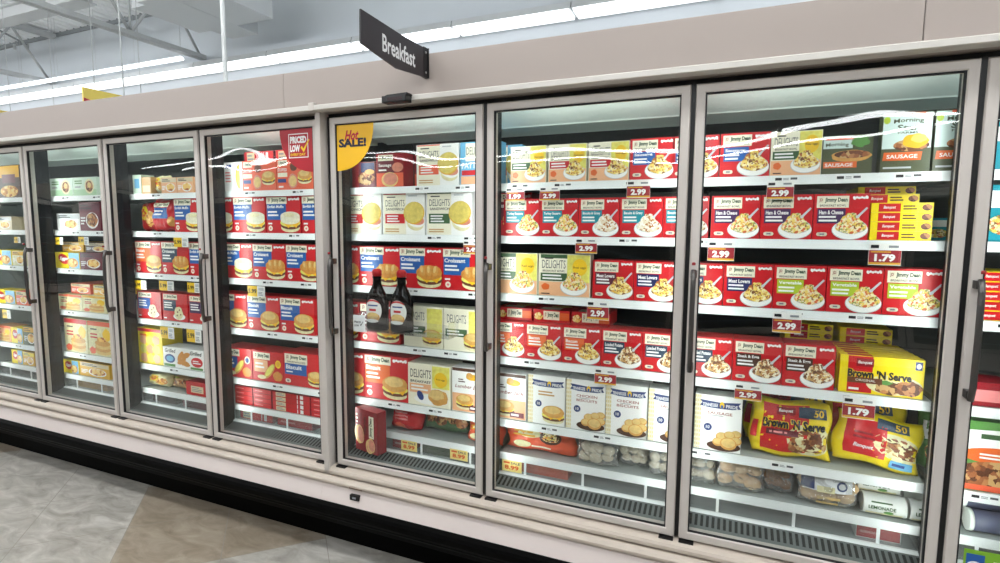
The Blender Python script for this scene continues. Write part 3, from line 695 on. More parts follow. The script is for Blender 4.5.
# ------------------------------------------------------------------ freezer cases
PITCH, GAP, ZB, ZT = .76, .015, .40, 1.981
SHELVES = [1.686, 1.471, 1.230, .960, .687]
DECK = .5355
WELL = .452
DX = {k: (i-6)*PITCH-.0486 for i, k in enumerate('_ABCD')}
DX = {'_': -4.6086, 'A': -3.8486, 'B': -3.0886, 'C': -2.3286, 'D': -1.5686, 'E': -.76, 'F': 0.0, 'G': .76, 'H': 1.52}
def add_light(name, kind, loc, rot, size, size_y, power, col, parent=None, spread=180):
    l = bpy.data.lights.new(name, 'AREA'); l.shape = 'RECTANGLE'; l.size = size; l.size_y = size_y; l.energy = power; l.color = col; l.spread = R(spread)
    o = bpy.data.objects.new(name, l); C.objects.link(o); o.location = loc; o.rotation_euler = rot
    if parent: o.parent = parent
    return o
LEDC = (.93, 1.0, .97)
LED_W, TOP_W = .85, .9
def make_door(t, x0, side_note):
    a, b = x0+GAP/2, x0+PITCH-GAP/2
    bm = bmesh.new()
    sweep_rect(bm, a, b, ZB, ZT, [(0, .040), (0, .008), (.003, .001), (.006, 0), (.027, 0), (.0305, .003), (.031, .040)])
    d = obj('door', bm, FRAME, t)
    bm = bmesh.new(); sweep_rect(bm, a+.0300, b-.0300, ZB+.0280, ZT-.0300, [(0, .016), (0, .004), (.005, .005), (.005, .016)]); obj('gasket', bm, RUBBER, d)
    bm = bmesh.new(); box(bm, a+.0312, b-.0312, .0102, .016, ZB+.0312, ZT-.0312); obj('glass_pane', bm, GLASS, d)
    # handle: dark D-bar at the left stile
    hx = a+.017; bm = bmesh.new()
    for z in (1.035, 1.352):
        box(bm, hx-.010, hx+.010, -.030, .001, z-.012, z+.012, 0, .003)
    pts = [(hx, -.030, 1.020), (hx, -.040, 1.06), (hx, -.043, 1.2), (hx, -.040, 1.33), (hx, -.030, 1.368)]
    tube(bm, pts, .0085, 10); obj('handle', bm, STEEL, d)
    bm = bmesh.new(); lathe(bm, [(.006, 0), (.006, .008), (.003, .010)], 12)
    o = obj('lock_button', bm, mat('red_button', '9a2a2c', .4), d, (hx, -.040, 1.384)); o['label'] = 'small red button above handle'
    for hxx in (a+.002, b-.052):
        bm = bmesh.new(); box(bm, hxx, hxx+.05, -.012, .03, ZB-.012, ZB-.001, 0, .002); obj('hinge_block', bm, BLACK, d)
    # light bars behind the stiles, shining onto the products
    for q, hx2 in ((1, a+.016), (-1, b-.016)):
        bm = bmesh.new(); box(bm, hx2-.012, hx2+.012, .043, .048, ZB+.08, ZT-.08); obj('light_bar', bm, MULL, d)
        add_light('door_led', 'A', (hx2+.004*q, .0520, (ZB+ZT)/2), (R(90), 0, R(-42*q)), .012, 1.40, LED_W, LEDC, d, 100)
    return d
LABEL_RND = random.Random(3)
def make_shelf(t, x0, z, marks):
    xa, xb = x0+(.012 if x0 != -.76 else -.041), x0+PITCH-(.012 if abs(x0+1.5686) > .001 else .004)
    bm = bmesh.new(); box(bm, xa, xb, .142, .66, z-.016, z-.0005); box(bm, xa+.01, xa+.025, .2, .66, z-.027, z-.016); box(bm, xb-.025, xb-.01, .2, .66, z-.027, z-.016)
    s = obj('shelf', bm, SHELF, t)
    bm = bmesh.new(); prism(bm, [(.1345, z-.030), (.1415, z-.030), (.1415, z), (.1365, z)], 'x', xa, xb); prism(bm, [(.1325, z-.031), (.1345, z-.031), (.1345, z-.026), (.1330, z-.026)], 'x', xa, xb)
    obj('price_rail', bm, RAIL, s)
    for mx in marks:
        bm = bmesh.new(); mats = [mat('ticket_white', 'f2f4f4', .5)]; w = .075
        prism(bm, [(.1335, z-.026), (.1343, z-.026), (.1360, z-.003), (.1352, z-.003)], 'x', mx, mx+w)
        k = Art(bm, mats, lambda xx, zz, l: (mx+xx, .1335-.0004*l+(zz)*.074, z-.026+zz))
        k.rect(.004, .024, .009, .018, 'black'); k.bars(.028, .046, .009, .018, 2, 'grey', int(mx*50) % 9); k.rect(.050, .070, .011, .018, mat('print_dark_grey', '55595c', .4))
        obj('shelf_ticket', bm, mats, s)
    return s
def make_deck(t, x0):
    xa, xb = x0+.012, x0+PITCH-.012
    bm = bmesh.new(); box(bm, xa, xb, .142, .66, DECK-.010, DECK-.0005); s = obj('bottom_shelf', bm, SHELF, t)
    bm = bmesh.new(); box(bm, xa, xb, .137, .66, WELL-.012, WELL); obj('well_floor', bm, SHELF, s)
    bm = bmesh.new(); prism(bm, [(.1345, .510), (.1415, .510), (.1415, .540), (.1365, .540)], 'x', xa, xb)
    obj('price_rail', bm, RAIL, s)
    bm = bmesh.new(); box(bm, xa, xb, .1375, .1395, WELL, .511); obj('fence_panel', bm, FENCE, s)
    for k in range(3):
        bm = bmesh.new(); xx = xa+.12+.25*k; box(bm, xx-.005, xx+.005, .1345, .1372, WELL, .511); obj('fence_post', bm, RAIL, s)
    # return-air grille sloping down to the door
    bm = bmesh.new(); prism(bm, [(.024, .405), (.136, .405), (.136, .457), (.122, .457), (.112, .450), (.03, .426)], 'x', xa, xb); g = obj('air_grille', bm, GRATE, t)
    bm = bmesh.new(); prism(bm, [(.114, .4525), (.121, .4590), (.1345, .4590), (.1345, .4575), (.122, .4575), (.1155, .4515)], 'x', xa, xb); obj('grille_lip', bm, RAIL, g)
    bm = bmesh.new(); n = 38
    for i in range(n):
        xx = xa+.012+(xb-xa-.024)*i/(n-1)
        y0, z0, y1, z1 = .056, .4336, .108, .4488
        v = [bm.verts.new(p) for p in ((xx-.0048, y0, z0+.0008), (xx+.0048, y0, z0+.0008), (xx+.0048, y1, z1+.0008), (xx-.0048, y1, z1+.0008))]; bm.faces.new(v)
    o = obj('slots', bm, DARK, g)
FN = [0]
def make_case(label, keys, xa, xb, fascia, marks, ends):
    t = empty('freezer_case', ((xa+xb)/2, .4, 0), label, 'freezer'); org = t.location.copy()
    def P(name, bm, m, parent=None):
        o = obj(name, bm, m, parent or t)
        if not parent: o.location = -org
        return o
    bm = bmesh.new(); box(bm, xa+.002, xb-.002, .762, .779, .37, 1.998); P('back_panel', bm, BACK)
    bm = bmesh.new(); box(bm, xa, xb, .78, .86, .10, 2.05); box(bm, xa, xb, .03, .80, 2.0, 2.05); box(bm, xa, xb, .03, .80, .36, .405); box(bm, xa, xb, .04, .80, .02, .36)
    for q in ends: box(bm, q, q+.02, .03, .8, .3, 2.05)
    P('cabinet', bm, LINER)
    bm = bmesh.new(); prism(bm, [(.20, 1.999), (.328, 1.949), (.334, 1.944), (.46, 1.934), (.47, 1.930), (.47, 1.999)], 'x', xa+.03, xb-.03); P('air_canopy', bm, LINER)
    bm = bmesh.new(); box(bm, xa, xb, .028, .034, 1.950, 2.02); P('door_header', bm, BLACK)  # black strip standing in for the shade in the gap above the doors
    for i, (fa, fb) in enumerate(fascia):
        bm = bmesh.new(); box(bm, fa+.001, fb-.001, -.05, -.0205, 2.0262, 2.176, 0, .002)
        fp = obj('fascia_panel', bm, TAUPE); tag(fp, ('beige fascia panel at the extreme left end over the leftmost doors', 'long beige fascia panel left of the seam over the red sticker door', 'long beige fascia panel carrying the breakfast sign', 'beige fascia panel right of the seam at the upper right corner')[FN[0]], 'fascia panel', 'beige fascia panels above the doors'); FN[0] += 1
    bm = bmesh.new(); prism(bm, [(-.020, 2.000), (-.060, 2.000), (-.068, 2.003), (-.068, 2.020), (-.062, 2.024), (-.050, 2.026), (-.020, 2.026)], 'x', xa, xb); P('header_trim', bm, TRIMW)
    bm = bmesh.new(); box(bm, xa, xb, -.02, .05, 2.001, 2.05); P('header_back', bm, TAUPE)
    bm = bmesh.new(); prism(bm, [(.04, .397), (-.012, .392), (-.026, .387), (-.032, .378), (-.032, .366), (-.024, .361), (-.020, .357), (.04, .357)], 'x', xa, xb); P('door_ledge', bm, LEDGE)
    bm = bmesh.new(); prism(bm, [(.03, .356), (-.030, .3555), (-.044, .350), (-.052, .341), (-.052, .334), (-.046, .324), (-.038, .318), (.03, .318)], 'x', xa, xb); P('bumper_rail', bm, LEDGE)
    bm = bmesh.new(); prism(bm, [(.03, .3175), (-.040, .3175), (-.064, .249), (.03, .249)], 'x', xa, xb); lp = P('lower_panel', bm, PANELW)
    bm = bmesh.new(); prism(bm, [(.04, .248), (-.068, .248), (-.086, .240), (-.092, .228), (-.090, .205), (-.080, .190), (-.070, .186), (-.068, .176), (-.04, .150), (-.02, .12), (.030, .10), (.040, .001), (.06, .001)], 'x', xa, xb); P('kick_plate', bm, KICK)
    for k in keys:
        bm = bmesh.new(); x = DX[k]
        for q in ([x+.0] if k != keys[-1] else [x, x+PITCH]):
            prism(bm, [(q-.0105, .041), (q+.0105, .041), (q+.0105, .060), (q+.019, .085), (q+.019, .125), (q-.019, .125), (q-.019, .085), (q-.0105, .060)], 'z', .41, 1.999)
        P('mullion', bm, MULL)
        bm = bmesh.new()
        box(bm, x-.0068, x+.0068, .008, .0405, .405, 1.985); P('door_seal', bm, BLACK)  # seal brought forward, its black also giving the shade in the door gap
        d = make_door(t, x, k); d.location = -org
        for z, mk in zip(SHELVES, marks.get(k, [[.05, .4]]*5)):
            s = make_shelf(t, x, z, [x+m for m in mk]); s.location = -org
        before = set(C.objects); make_deck(t, x)
        for o in set(C.objects)-before:
            if o.parent == t: o.location = -org
        # added lamp bar along the front of the ceiling, evening the case light
        bm = bmesh.new(); prism(bm, [(.052, 1.999), (.052, 1.972), (.075, 1.965), (.085, 1.999)], 'x', x+.04, x+PITCH-.04); tb = P('added_top_bar', bm, LINER)
        add_light('top_fill', 'A', (x+PITCH/2, .089, 1.982), (R(84), 0, 0), .66, .016, TOP_W, LEDC, tb)
    return t, P
rm = random.Random(11)
def mk(n=2): return [sorted([rm.uniform(.08, .30), rm.uniform(.42, .62)])[:n] for _ in range(5)]
MARKS = {k: mk() for k in DX}
MARKS['G'] = [[.26, .44, .60], [.02, .55], [.30, .5], [.17, .50], [.03, .3]]; MARKS['F'] = [[.06, .24, .52], [.33, .5], [.18, .40], [.12, .43], [.20, .42]]; MARKS['E'] = [[.36, .56], [.42, .60], [.62, .3], [.34, .50], [.2, .42]]
caseL, PL = make_case('long beige freezer case left of the joint post, doors with assorted breakfast boxes', ['_', 'A', 'B', 'C', 'D'], -4.63, -.803, [(-4.63, -3.27), (-3.27, -.955)], MARKS, [-4.63])
caseR, PR = make_case('beige freezer case right of the joint post, with the yellow sale sticker', ['E', 'F', 'G', 'H'], -.802, 2.30, [(-.955, 1.36), (1.36, 2.30)], MARKS, [2.28])
bm = bmesh.new(); box(bm, -.802, -.774, -.070, -.0506, 2.000, 2.034, 0, .003); box(bm, -.802, -.774, -.032, .026, .362, 2.008, 0, .004); o = PR('joint_post', bm, FRAME)
# temperature display, screws and vent slot on the lower panel
t = caseR
bm = bmesh.new(); mats = [BLACK]; box(bm, -.637, -.588, -.060, -.04, .279, .303, 0, .002); a = Art(bm, mats, lambda x, z, l: (-.6125+x, -.060-.0004*l, .291+z)); a.rect(-.010, .010, -.005, .005, 'grey'); PR('temperature_display', bm, mats)
bm = bmesh.new(); box(bm, -.645, -.575, -.052, -.046, .327, .331); PR('vent_slot', bm, mat('slot_brown', '7c6a58', .6))
# stickers on the glass
def quarter(bm, cx, cz, rx, rz, sx, m, y=.0095):
    pts = [(cx, cz), (cx+sx*rx, cz)]; n = 18
    for i in range(1, n): 
        q = math.pi/2*i/n; pts.append((cx+sx*rx*math.cos(q)**.9, cz-rz*math.sin(q)**.9))
    pts.append((cx, cz-rz)); prism(bm, pts if sx < 0 else pts[::-1], 'y', y-.0006, y)
dE = [o for o in C.objects if o.name.startswith('door') and o.type == 'MESH' and o.name.split('.')[0] == 'door']
DOORS = dict(zip('_ABCDEFGH', dE))
bm = bmesh.new(); mats = [mat('sticker_yellow', 'f4bd0b', .4)]; quarter(bm, -.7212, 1.9495, .198, .200, 1, 0)
a = Art(bm, mats, lambda x, z, l: (-.7212+x, .0088-.0004*l, 1.9495-.192+z))
a.text('SALE!', .014, .160, .092, .130, mat('sticker_navy', '0f1033', .4), .05); a.text('Hot', .046, .122, .121, .164, mat('sticker_red', 'c3122a', .4), .035, .35)
o = obj('sale_sticker', bm, mats, DOORS['E']); o['label'] = 'yellow quarter-round Hot SALE! sticker'
bm = bmesh.new(); mats = [mat('sticker_crimson', 'b00a20', .4)]; quarter(bm, -.8475, 1.9495, .198, .198, -1, 0)
a = Art(bm, mats, lambda x, z, l: (-.8475+x, .0088-.0004*l, 1.9495-.190+z))
a.rect(-.146, -.031, .057, .166, 'white'); a.rect(-.142, -.035, .061, .162, mat('sticker_crimson', 'b00a20', .4))
a.text('PRICED', -.136, -.040, .122, .154, 'white', .06); a.text('LOW', -.136, -.078, .084, .116, 'white', .06); a.text('EVERY DAY', -.134, -.046, .066, .078, 'yellow', .03)
a.poly([(-.074, .102), (-.066, .110), (-.058, .096), (-.028, .136), (-.021, .136), (-.056, .080)], 'yellow')
o = obj('price_sticker', bm, mats, DOORS['D']); o['label'] = 'dark red quarter-round PRICED LOW sticker'
bm = bmesh.new(); mats = [mat('sticker_green', '7bb02c', .4)]; box(bm, 1.577, 1.80, .0089, .0095, .449, .560)
a = Art(bm, mats, lambda x, z, l: (1.577+x, .0088-.0004*l, .449+z)); a.rect(.006, .05, .02, .098, 'blue'); a.ell(.028, .06, .020, .016, 'white', 15, 165); a.poly([(.014, .05), (.034, .05), (.044, .064), (.030, .060)], 'white'); a.bars(.07, .2, .05, .09, 2, 'cream', 5)
o = obj('energy_sticker', bm, mats, DOORS['H']); o['label'] = 'green and blue energy sticker'

# the case across the aisle, seen mirrored in the doors
t = empty('freezer_case', (-4, -4.9, 0), 'opposite freezer case across the aisle, visible only as a dark reflection', 'freezer')
bm = bmesh.new(); box(bm, -9, 9, -.7, .45, .02, 2.0); obj('cabinet', bm, mat('dark_case_interior', '20262b', .5), t)
bm = bmesh.new(); box(bm, -9, 9, .45, .5, 2.0, 2.25); obj('fascia_panel', bm, TAUPE, t)
bm = bmesh.new(); box(bm, -9, 9, .45, .52, .12, .36); obj('lower_panel', bm, PANELW, t)
for k in range(8):
    bm = bmesh.new(); sweep_rect(bm, -8.9+2.2*k, -6.72+2.2*k, .38, 1.98, [(0, .45), (0, .49), (.05, .49), (.05, .45)]); d = obj('door', bm, FRAME, t)
    bm = bmesh.new()
    for j in range(5): box(bm, -8.84+2.2*k, -6.78+2.2*k, .452, .456, .5+.3*j, .52+.3*j)
    obj('shelf', bm, mat('far_shelf', '6b7880', .5), d)

# blade sign
t = empty('aisle_sign', (-.224, -.05, 2.12), 'dark blade sign reading Breakfast, mounted on the beige fascia', 'sign')
SG = mat('sign_charcoal', '2c2629', .45)
bm = bmesh.new(); mats = [SG]
prism(bm, [(.001, -.036), (-.215, -.056), (-.417, -.030), (-.414, .075), (-.155, .068), (.001, .072)], 'x', -.003, .003)
a = Art(bm, mats, lambda y, z, l: (.003+.0005*l, y, z)); a.text('Breakfast', -.300, -.092, -.022, .037, mat('sign_letter', 'dcdcdc', .5), .02)
obj('board', bm, mats, t)
bm = bmesh.new(); box(bm, -.001, .010, -.004, -.0005, -.038, .074); box(bm, -.008, .0045, -.03, -.0005, -.038, .074); f = obj('bracket', bm, mat('bracket_black', '141213', .5), t)
for z in (-.02, .055):
    bm = bmesh.new(); lathe(bm, [(.004, 0), (.004, .002), (.002, .003)], 10); o = obj('screw', bm, mat('screw_zinc', 'c4c4c4', .3, .8), f, (.0045, -.017, z)); o.rotation_euler = (0, R(90), 0)
# small black device clipped on the trim
t = empty('door_sensor', (-.335, -.07, 2.012), 'small black sensor box clipped on the trim above the yellow sticker', 'sensor')
bm = bmesh.new(); box(bm, -.058, .052, -.045, .0, -.022, .004, 0, .003); prism(bm, [(-.055, .004), (.055, .004), (.052, .012), (-.04, .010)], 'y', -.035, 0); obj('body', bm, BLACK, t)
bm = bmesh.new(); box(bm, -.03, .035, -.047, -.0452, -.016, -.004); obj('lens', bm, mat('lens_dark', '3a2a2c', .2), t)

# ------------------------------------------------------------------ products
DOORWORDS = {'A': 'leftmost door', 'B': 'second door from left', 'C': 'third door from left', 'D': 'red sticker door', 'E': 'yellow sticker door', 'F': 'door beside yellow-sticker door', 'G': 'largest door', 'H': 'right edge door'}
SHELFWORDS = ['top shelf', 'second shelf', 'third shelf', 'fourth shelf', 'fifth shelf', 'case bottom']
LIB = {}
def lib(key, maker):
    if key not in LIB: LIB[key] = maker()
    return LIB[key]
BW, BH, BD = .158, .151, .050
BOWL_TITLE = dict(blue=('Sausage', F_EGG), purple=('Ham & Cheese', F_GRN), navy=('Meat Lovers', F_EGG), lime=('Vegetable', F_GRN), slate=('Loaded Potato', F_POT), brown=('Steak & Eggs', F_POT), teal=('Turkey Sausage', F_GRN), wine=('Meat Lovers', F_EGG), orange=('Bacon', F_EGG), teal2=('Biscuits & Gravy', F_WHT))
COLW = dict(blue='blue', purple='purple', navy='navy', lime='lime green', slate='slate blue', brown='brown', teal='teal', teal2='teal', wine='wine red', orange='orange', green='green', red='red')
def top_lid(a, w, d):
    a.rect(-.4*w, .1*w, .15*d, .6*d, 'cream')
def bowl(col):
    p = 'teal' if col == 'teal2' else col
    return lib(('bowl', col), lambda: carton(BW, BH, BD, 'red', bowl_design(p, BOWL_TITLE[col][0], BOWL_TITLE[col][1]), 'breakfast_bowl_box'))
ITEMS = []   # (door, shelf, name, category, look, group, mesh, x, y, z, rz, place-override)
def put(door, sh, name, cat, look, group, me, x, y=.150, z=None, rz=0.0, where=None):
    if z is None: z = SHELVES[sh-1] if sh < 6 else DECK
    ITEMS.append([door, sh, name, cat, look, group, me, x, y, z, rz, where])
def bowls(door, sh, x0, cols, deep=1, y=.150):
    for i, c in enumerate(cols):
        if c is None: continue
        for r in range(deep):
            put(door, sh, 'breakfast_bowl_box', 'frozen food box', 'red bowl box with %s panel' % COLW[c] if r == 0 else 'second-row red bowl box with %s panel' % COLW[c], 'red breakfast bowl boxes', bowl(c), x0+.16*i+.08, y+r*(BD+.004))
SW, SHH, SD = .224, .185, .11
def sand(kind):
    args = dict(muffin=('blue', 'English Muffin', 'muffin', .48), croissant=('blue', 'Croissant', 'croissant', .46), biscuit=('blue', 'Biscuit', 'bun', .34), obiscuit=('orange', 'Biscuit', 'bun', .34), dcro=('slate', 'Croissant', 'croissant', .46), red=('maroon', 'Croissant', 'croissant', .46))[kind]
    return lib(('sand', kind), lambda: carton(SW, SHH, SD, 'red', sandwich_design(*args), 'breakfast_sandwich_box'))
SLOOK = dict(muffin='red English muffin sandwich box', croissant='red croissant sandwich box with blue panel', biscuit='red biscuit sandwich box with blue panel', obiscuit='red biscuit sandwich box with orange panel', dcro='red croissant sandwich box with slate panel', red='red croissant sandwich box with maroon panel')
def sands(door, sh, xs, kinds, y=.150):
    for x, k in zip(xs, kinds): put(door, sh, 'breakfast_sandwich_box', 'frozen food box', SLOOK[k], 'red breakfast sandwich boxes', sand(k), x, y)
def gen(key, w, h, d, base, draw, name, cat, look, group, door, sh, x, y=.150, z=None, rz=0.0, where=None, top=None):
    put(door, sh, name, cat, look, group, lib(key, lambda: carton(w, h, d, base, draw, name, top=top)), x, y, z, rz, where)
FB = 'frozen food box'
# --- door G
bowls('G', 1, .846, ['blue']); 
bowls('G', 1, .684, ['blue'])
DB = lambda c: ('db', c)
gen(DB('green'), .152, .147, .05, 'cream', delights_bowl('dgreen'), 'light_bowl_box', FB, 'cream bowl box with green bar', 'cream breakfast bowl boxes', 'G', 1, 1.083)
gen('mlow', .140, .125, .07, 'olive', morning_low, 'veggie_sausage_box', FB, 'low olive veggie sausage box', 'veggie sausage boxes', 'G', 1, 1.231)
gen('mtall', .130, .185, .05, 'olive', morning_tall, 'veggie_patty_box', FB, 'tall pale teal and olive veggie patty box', 'veggie patty boxes', 'G', 1, 1.388)
gen('mtall', .130, .185, .05, 'olive', morning_tall, 'veggie_patty_box', FB, 'tall pale teal and olive veggie patty box', 'veggie patty boxes', 'G', 1, 1.524)
bowls('G', 2, .825, ['purple', 'purple', 'purple'], 2); 
for k in range(4): gen('flat', .164, .0295, .20, 'byellow', serve_flat, 'sausage_box', FB, 'flat yellow and red sausage box, %s of the stack' % ('bottom', 'second up', 'third up', 'top')[k], 'flat yellow sausage boxes', 'G', 2, 1.391, .152, 1.471+.0300*k, where='second shelf, largest door')
gen('flatr', .164, .0295, .20, 'byellow', serve_flat, 'sausage_box', FB, 'flat sausage box pushed back on top of the yellow stack', 'flat yellow sausage boxes', 'G', 2, 1.365, .200, 1.471+.1201, where='second shelf, largest door')
gen('flatr', .164, .0295, .20, 'byellow', serve_flat, 'sausage_box', FB, 'topmost flat sausage box behind the yellow stack', 'flat yellow sausage boxes', 'G', 2, 1.372, .270, 1.471+.1502, where='second shelf, largest door')
gen('teal', .10, .075, .15, 'teal', teal_box, 'frozen_dinner_box', FB, 'small teal box right of the flat yellow stack', 'teal boxes', 'G', 2, 1.540, .34)
bowls('G', 3, .717, ['navy', 'navy', 'lime', 'lime', 'lime'], 2)
bowls('G', 4, .759, ['slate', 'brown', 'brown'], 2)
for r in range(6):
    gen('sbig', .234, .128, .034, 'byellow', serve_big, 'sausage_box', FB, 'large yellow and red sausage box at the front' if r == 0 else 'large yellow sausage box, %s in line behind the front one' % ORD[r], 'large yellow sausage boxes', 'G', 4, 1.369-.004*r, .152+.040*r, where='fourth shelf, largest door', top=lambda a, w, d: (a.rect(-.4*w, -.1*w, .05*d, .95*d, 'red'), a.rect(-.5*w, .5*w, .0, .06*d, 'gold')))
for k in range(6): gen('flat', .164, .0295, .20, 'byellow', serve_flat, 'sausage_box', FB, 'flat yellow sausage box in rear stack, %s from bottom' % ORD[k], 'flat yellow sausage boxes', 'G', 4, 1.372, .41, .960+.0300*k, where='fourth shelf, largest door')
for k in range(6): gen('flat', .164, .0295, .20, 'byellow', serve_flat, 'sausage_box', FB, 'flat sausage box in left rear stack, %s from bottom' % ORD[k], 'flat yellow sausage boxes', 'G', 4, 1.19, .44, .960+.0300*k, where='fourth shelf, largest door')
TPR = lambda kind: lib(('tp', kind), lambda: carton(.160, .208, .075, 'white', pride_design(*dict(chicken=(('CHICKEN', 'BISCUITS'), 'biscuits'), sandwich=(None, 'sandwich'), sausage=(('SAUSAGE',), 'biscuits'))[kind]), 'biscuit_box'))
put('G', 5, 'biscuit_box', FB, 'white biscuit box with blue ribbon and gingham edge', 'white biscuit boxes with blue ribbon', TPR('sausage'), .880)
put('G', 6, 'biscuit_box', FB, 'white biscuit box with blue ribbon, hidden edge', 'white biscuit boxes with blue ribbon', TPR('sausage'), .1) if False else None
BAG1 = lambda: lib('bag1', lambda: pillow(.252, .202, .070, serve_bag, 'byellow', 'sausage_bag', 1))
BAG2 = lambda: lib('bag2', lambda: pillow(.250, .170, .075, serve_bag_low, 'byellow', 'sausage_bag', 4))
SB = 'yellow sausage bags'
def bag(door, sh, name, look, group, me, x, y, lean=12, roll=0, where=None, dz=0.0):
    put(door, sh, name, 'frozen food bag', look, group, me, x, y, None, ('bag', lean, roll, dz), where)
bag('G', 2, 'vegetable_bag', 'pale green and white bag behind the flat yellow stack', 'green bags', lib('gb3', lambda: pillow(.12, .165, .07, green_bag, 'mint', 'vegetable_bag', 7)), 1.475, .56, 4, 0, 'second shelf, largest door')
bag('G', 5, 'sausage_bag', "yellow and red sausage bag at the front left", SB, BAG1(), 1.118, .192, 8, 0, 'fifth shelf, largest door')
bag('G', 5, 'sausage_bag', 'yellow sausage bag behind the front left one', SB, BAG1(), 1.100, .300, 4, 0, 'fifth shelf, largest door', .20)
bag('G', 5, 'sausage_bag', 'yellow sausage bag with red stripe at the front right', SB, BAG2(), 1.372, .196, 14, 8, 'fifth shelf, largest door')
bag('G', 5, 'sausage_bag', 'yellow sausage bag behind the front right one', SB, BAG2(), 1.362, .310, 4, 0, 'fifth shelf, largest door', .28)
bag('G', 5, 'vegetable_bag', 'green and white bag standing at the right end of the fifth shelf in largest door', 'green bags', lib('gbag', lambda: pillow(.10, .20, .05, green_bag, 'mgreen', 'vegetable_bag', 2)), 1.572, .285, 5, 0, '')
# --- door F
for i, c in enumerate(['green', 'red', 'red']):
    gen(DB(c), .152 if c == 'green' else .154, .147, .05, 'cream', delights_bowl('dgreen' if c == 'green' else 'red'), 'light_bowl_box', FB, 'cream bowl box with %s bar' % c, 'cream breakfast bowl boxes', 'F', 1, .126+.163*i)
bowls('F', 1, .532, ['blue'])
gen('bluedel', .15, .18, .05, 'lblue', delights_sandwich('red'), 'light_sandwich_box', FB, 'narrow blue-edged box at the left end', 'pale blue boxes', 'F', 1, -.034, .30)
bowls('F', 2, .019, ['teal', 'teal', 'teal2', 'teal2', 'teal2'][:4], 2)
bowls('F', 2, .659, ['teal2'], 2)
gen('backyel', .15, .165, .05, 'yellow', delights_bowl('brown'), 'breakfast_bowl_box', FB, 'yellow box far back behind the teal-panel row', 'boxes at the back of the shelf', 'F', 2, .33, .42)
gen('backmar', .15, .165, .05, 'maroon', None, 'breakfast_bowl_box', FB, 'maroon box far back behind the teal-panel row', 'boxes at the back of the shelf', 'F', 2, .52, .42)
for i, (x, w) in enumerate(((.064, .222), (.284, .222))):
    gen('dbw', .214, .170, .055, 'cream', delights_bowl('dgreen', True, F_GRN), 'light_bowl_box', FB, 'wide cream bowl box with green bar', 'wide cream bowl boxes', 'F', 3, x)
bowls('F', 3, .400, ['wine', 'navy'], 2)
bowls('F', 4, -.040, ['orange', 'orange', 'orange', 'slate', 'slate'], 2)
lidm = lambda: lib('bowlflat', lambda: carton(BW, .052, .15, 'red', lambda a, w, h: (maker_panel(a, -.22*w, .22*w, .2*h, .9*h), a.rect(.22*w, .48*w, .2*h, .8*h, 'orange'), a.ell(-.36*w, .45*h, .12*w, .3*h, F_EGG(), wob=.06)), 'breakfast_bowl_box', top=lambda a, w, d: (a.rect(-.35*w, .2*w, .1*d, .5*d, 'cream'), a.ell(.1*w, .7*d, .3*w, .22*d, F_EGG()))))
for i in range(3): put('F', 4, 'breakfast_bowl_box', FB, 'red bowl box lying flat', 'red bowl boxes lying flat', lidm(), .055+.165*i, .195, .960+BH+.001, 0)
gen('jack', .158, .200, .08, 'white', jack_design, 'pancake_sandwich_box', FB, 'white and peach sandwich box', 'white and peach sandwich boxes', 'F', 5, .048)
for x, k, l in ((.2175, 'sandwich', 'white box with blue ribbon and sandwich picture'), (.383, 'chicken', 'left chicken biscuit box with blue ribbon'), (.546, 'chicken', 'right chicken biscuit box with blue ribbon'), (.711, 'sausage', 'white blue-ribbon box cut off by door frame')):
    put('F', 5, 'biscuit_box', FB, l, 'white biscuit boxes with blue ribbon', TPR(k), x)
for x, k in ((.2175, 'sandwich'), (.383, 'chicken'), (.546, 'chicken')):
    put('F', 5, 'biscuit_box', FB, 'white biscuit box directly behind the %s box' % dict(sandwich='sandwich picture', chicken='left chicken' if x < .5 else 'right chicken')[k], 'white biscuit boxes with blue ribbon', TPR('sausage'), x, .230)
bag('F', 6, 'biscuit_bag', 'orange bag of biscuits behind the lowest rail', 'orange bags', lib('obag', lambda: pillow(.315, .117, .09, biscuit_bag, 'coral', 'biscuit_bag', 3)), .175, .222, 10, 0, 'case bottom, door beside yellow-sticker door')
# --- door E
gen('patty', .150, .150, .08, 'dred', patties, 'sausage_patty_box', FB, 'dark red sausage patty box', 'sausage patty boxes', 'E', 1, -.540)
gen('patty', .150, .150, .08, 'dred', patties, 'sausage_patty_box', FB, 'dark red sausage patty box partly behind the cream box', 'sausage patty boxes', 'E', 1, -.388, .234)
gen('darkbox', .135, .118, .06, 'maroon', lambda a, w, h: (a.rect(-.46*w, -.2*w, .02*h, .98*h, 'dred'), a.rect(-.1*w, .45*w, .6*h, .95*h, 'navy'), a.ell(.1*w, .35*h, .34*w, .26*h, F_MEAT(), wob=.05), a.ell(.25*w, .6*h, .2*w, .1*h, 'bun')), 'sausage_link_box', FB, 'small dark maroon box at the left end', 'maroon boxes', 'E', 1, -.685)
DS = lambda c: lib(('ds', c), lambda: carton(.222, .186, .075, 'white', delights_sandwich({'red': 'red', 'green': 'dgreen', 'coral': 'coral'}[c]), 'light_sandwich_box'))
put('E', 1, 'light_sandwich_box', FB, 'cream and white sandwich box with coral bar', 'white sandwich boxes', lib('ds1', lambda: carton(.210, .178, .075, 'white', delights_sandwich('coral'), 'light_sandwich_box')), -.294, .110+.04)
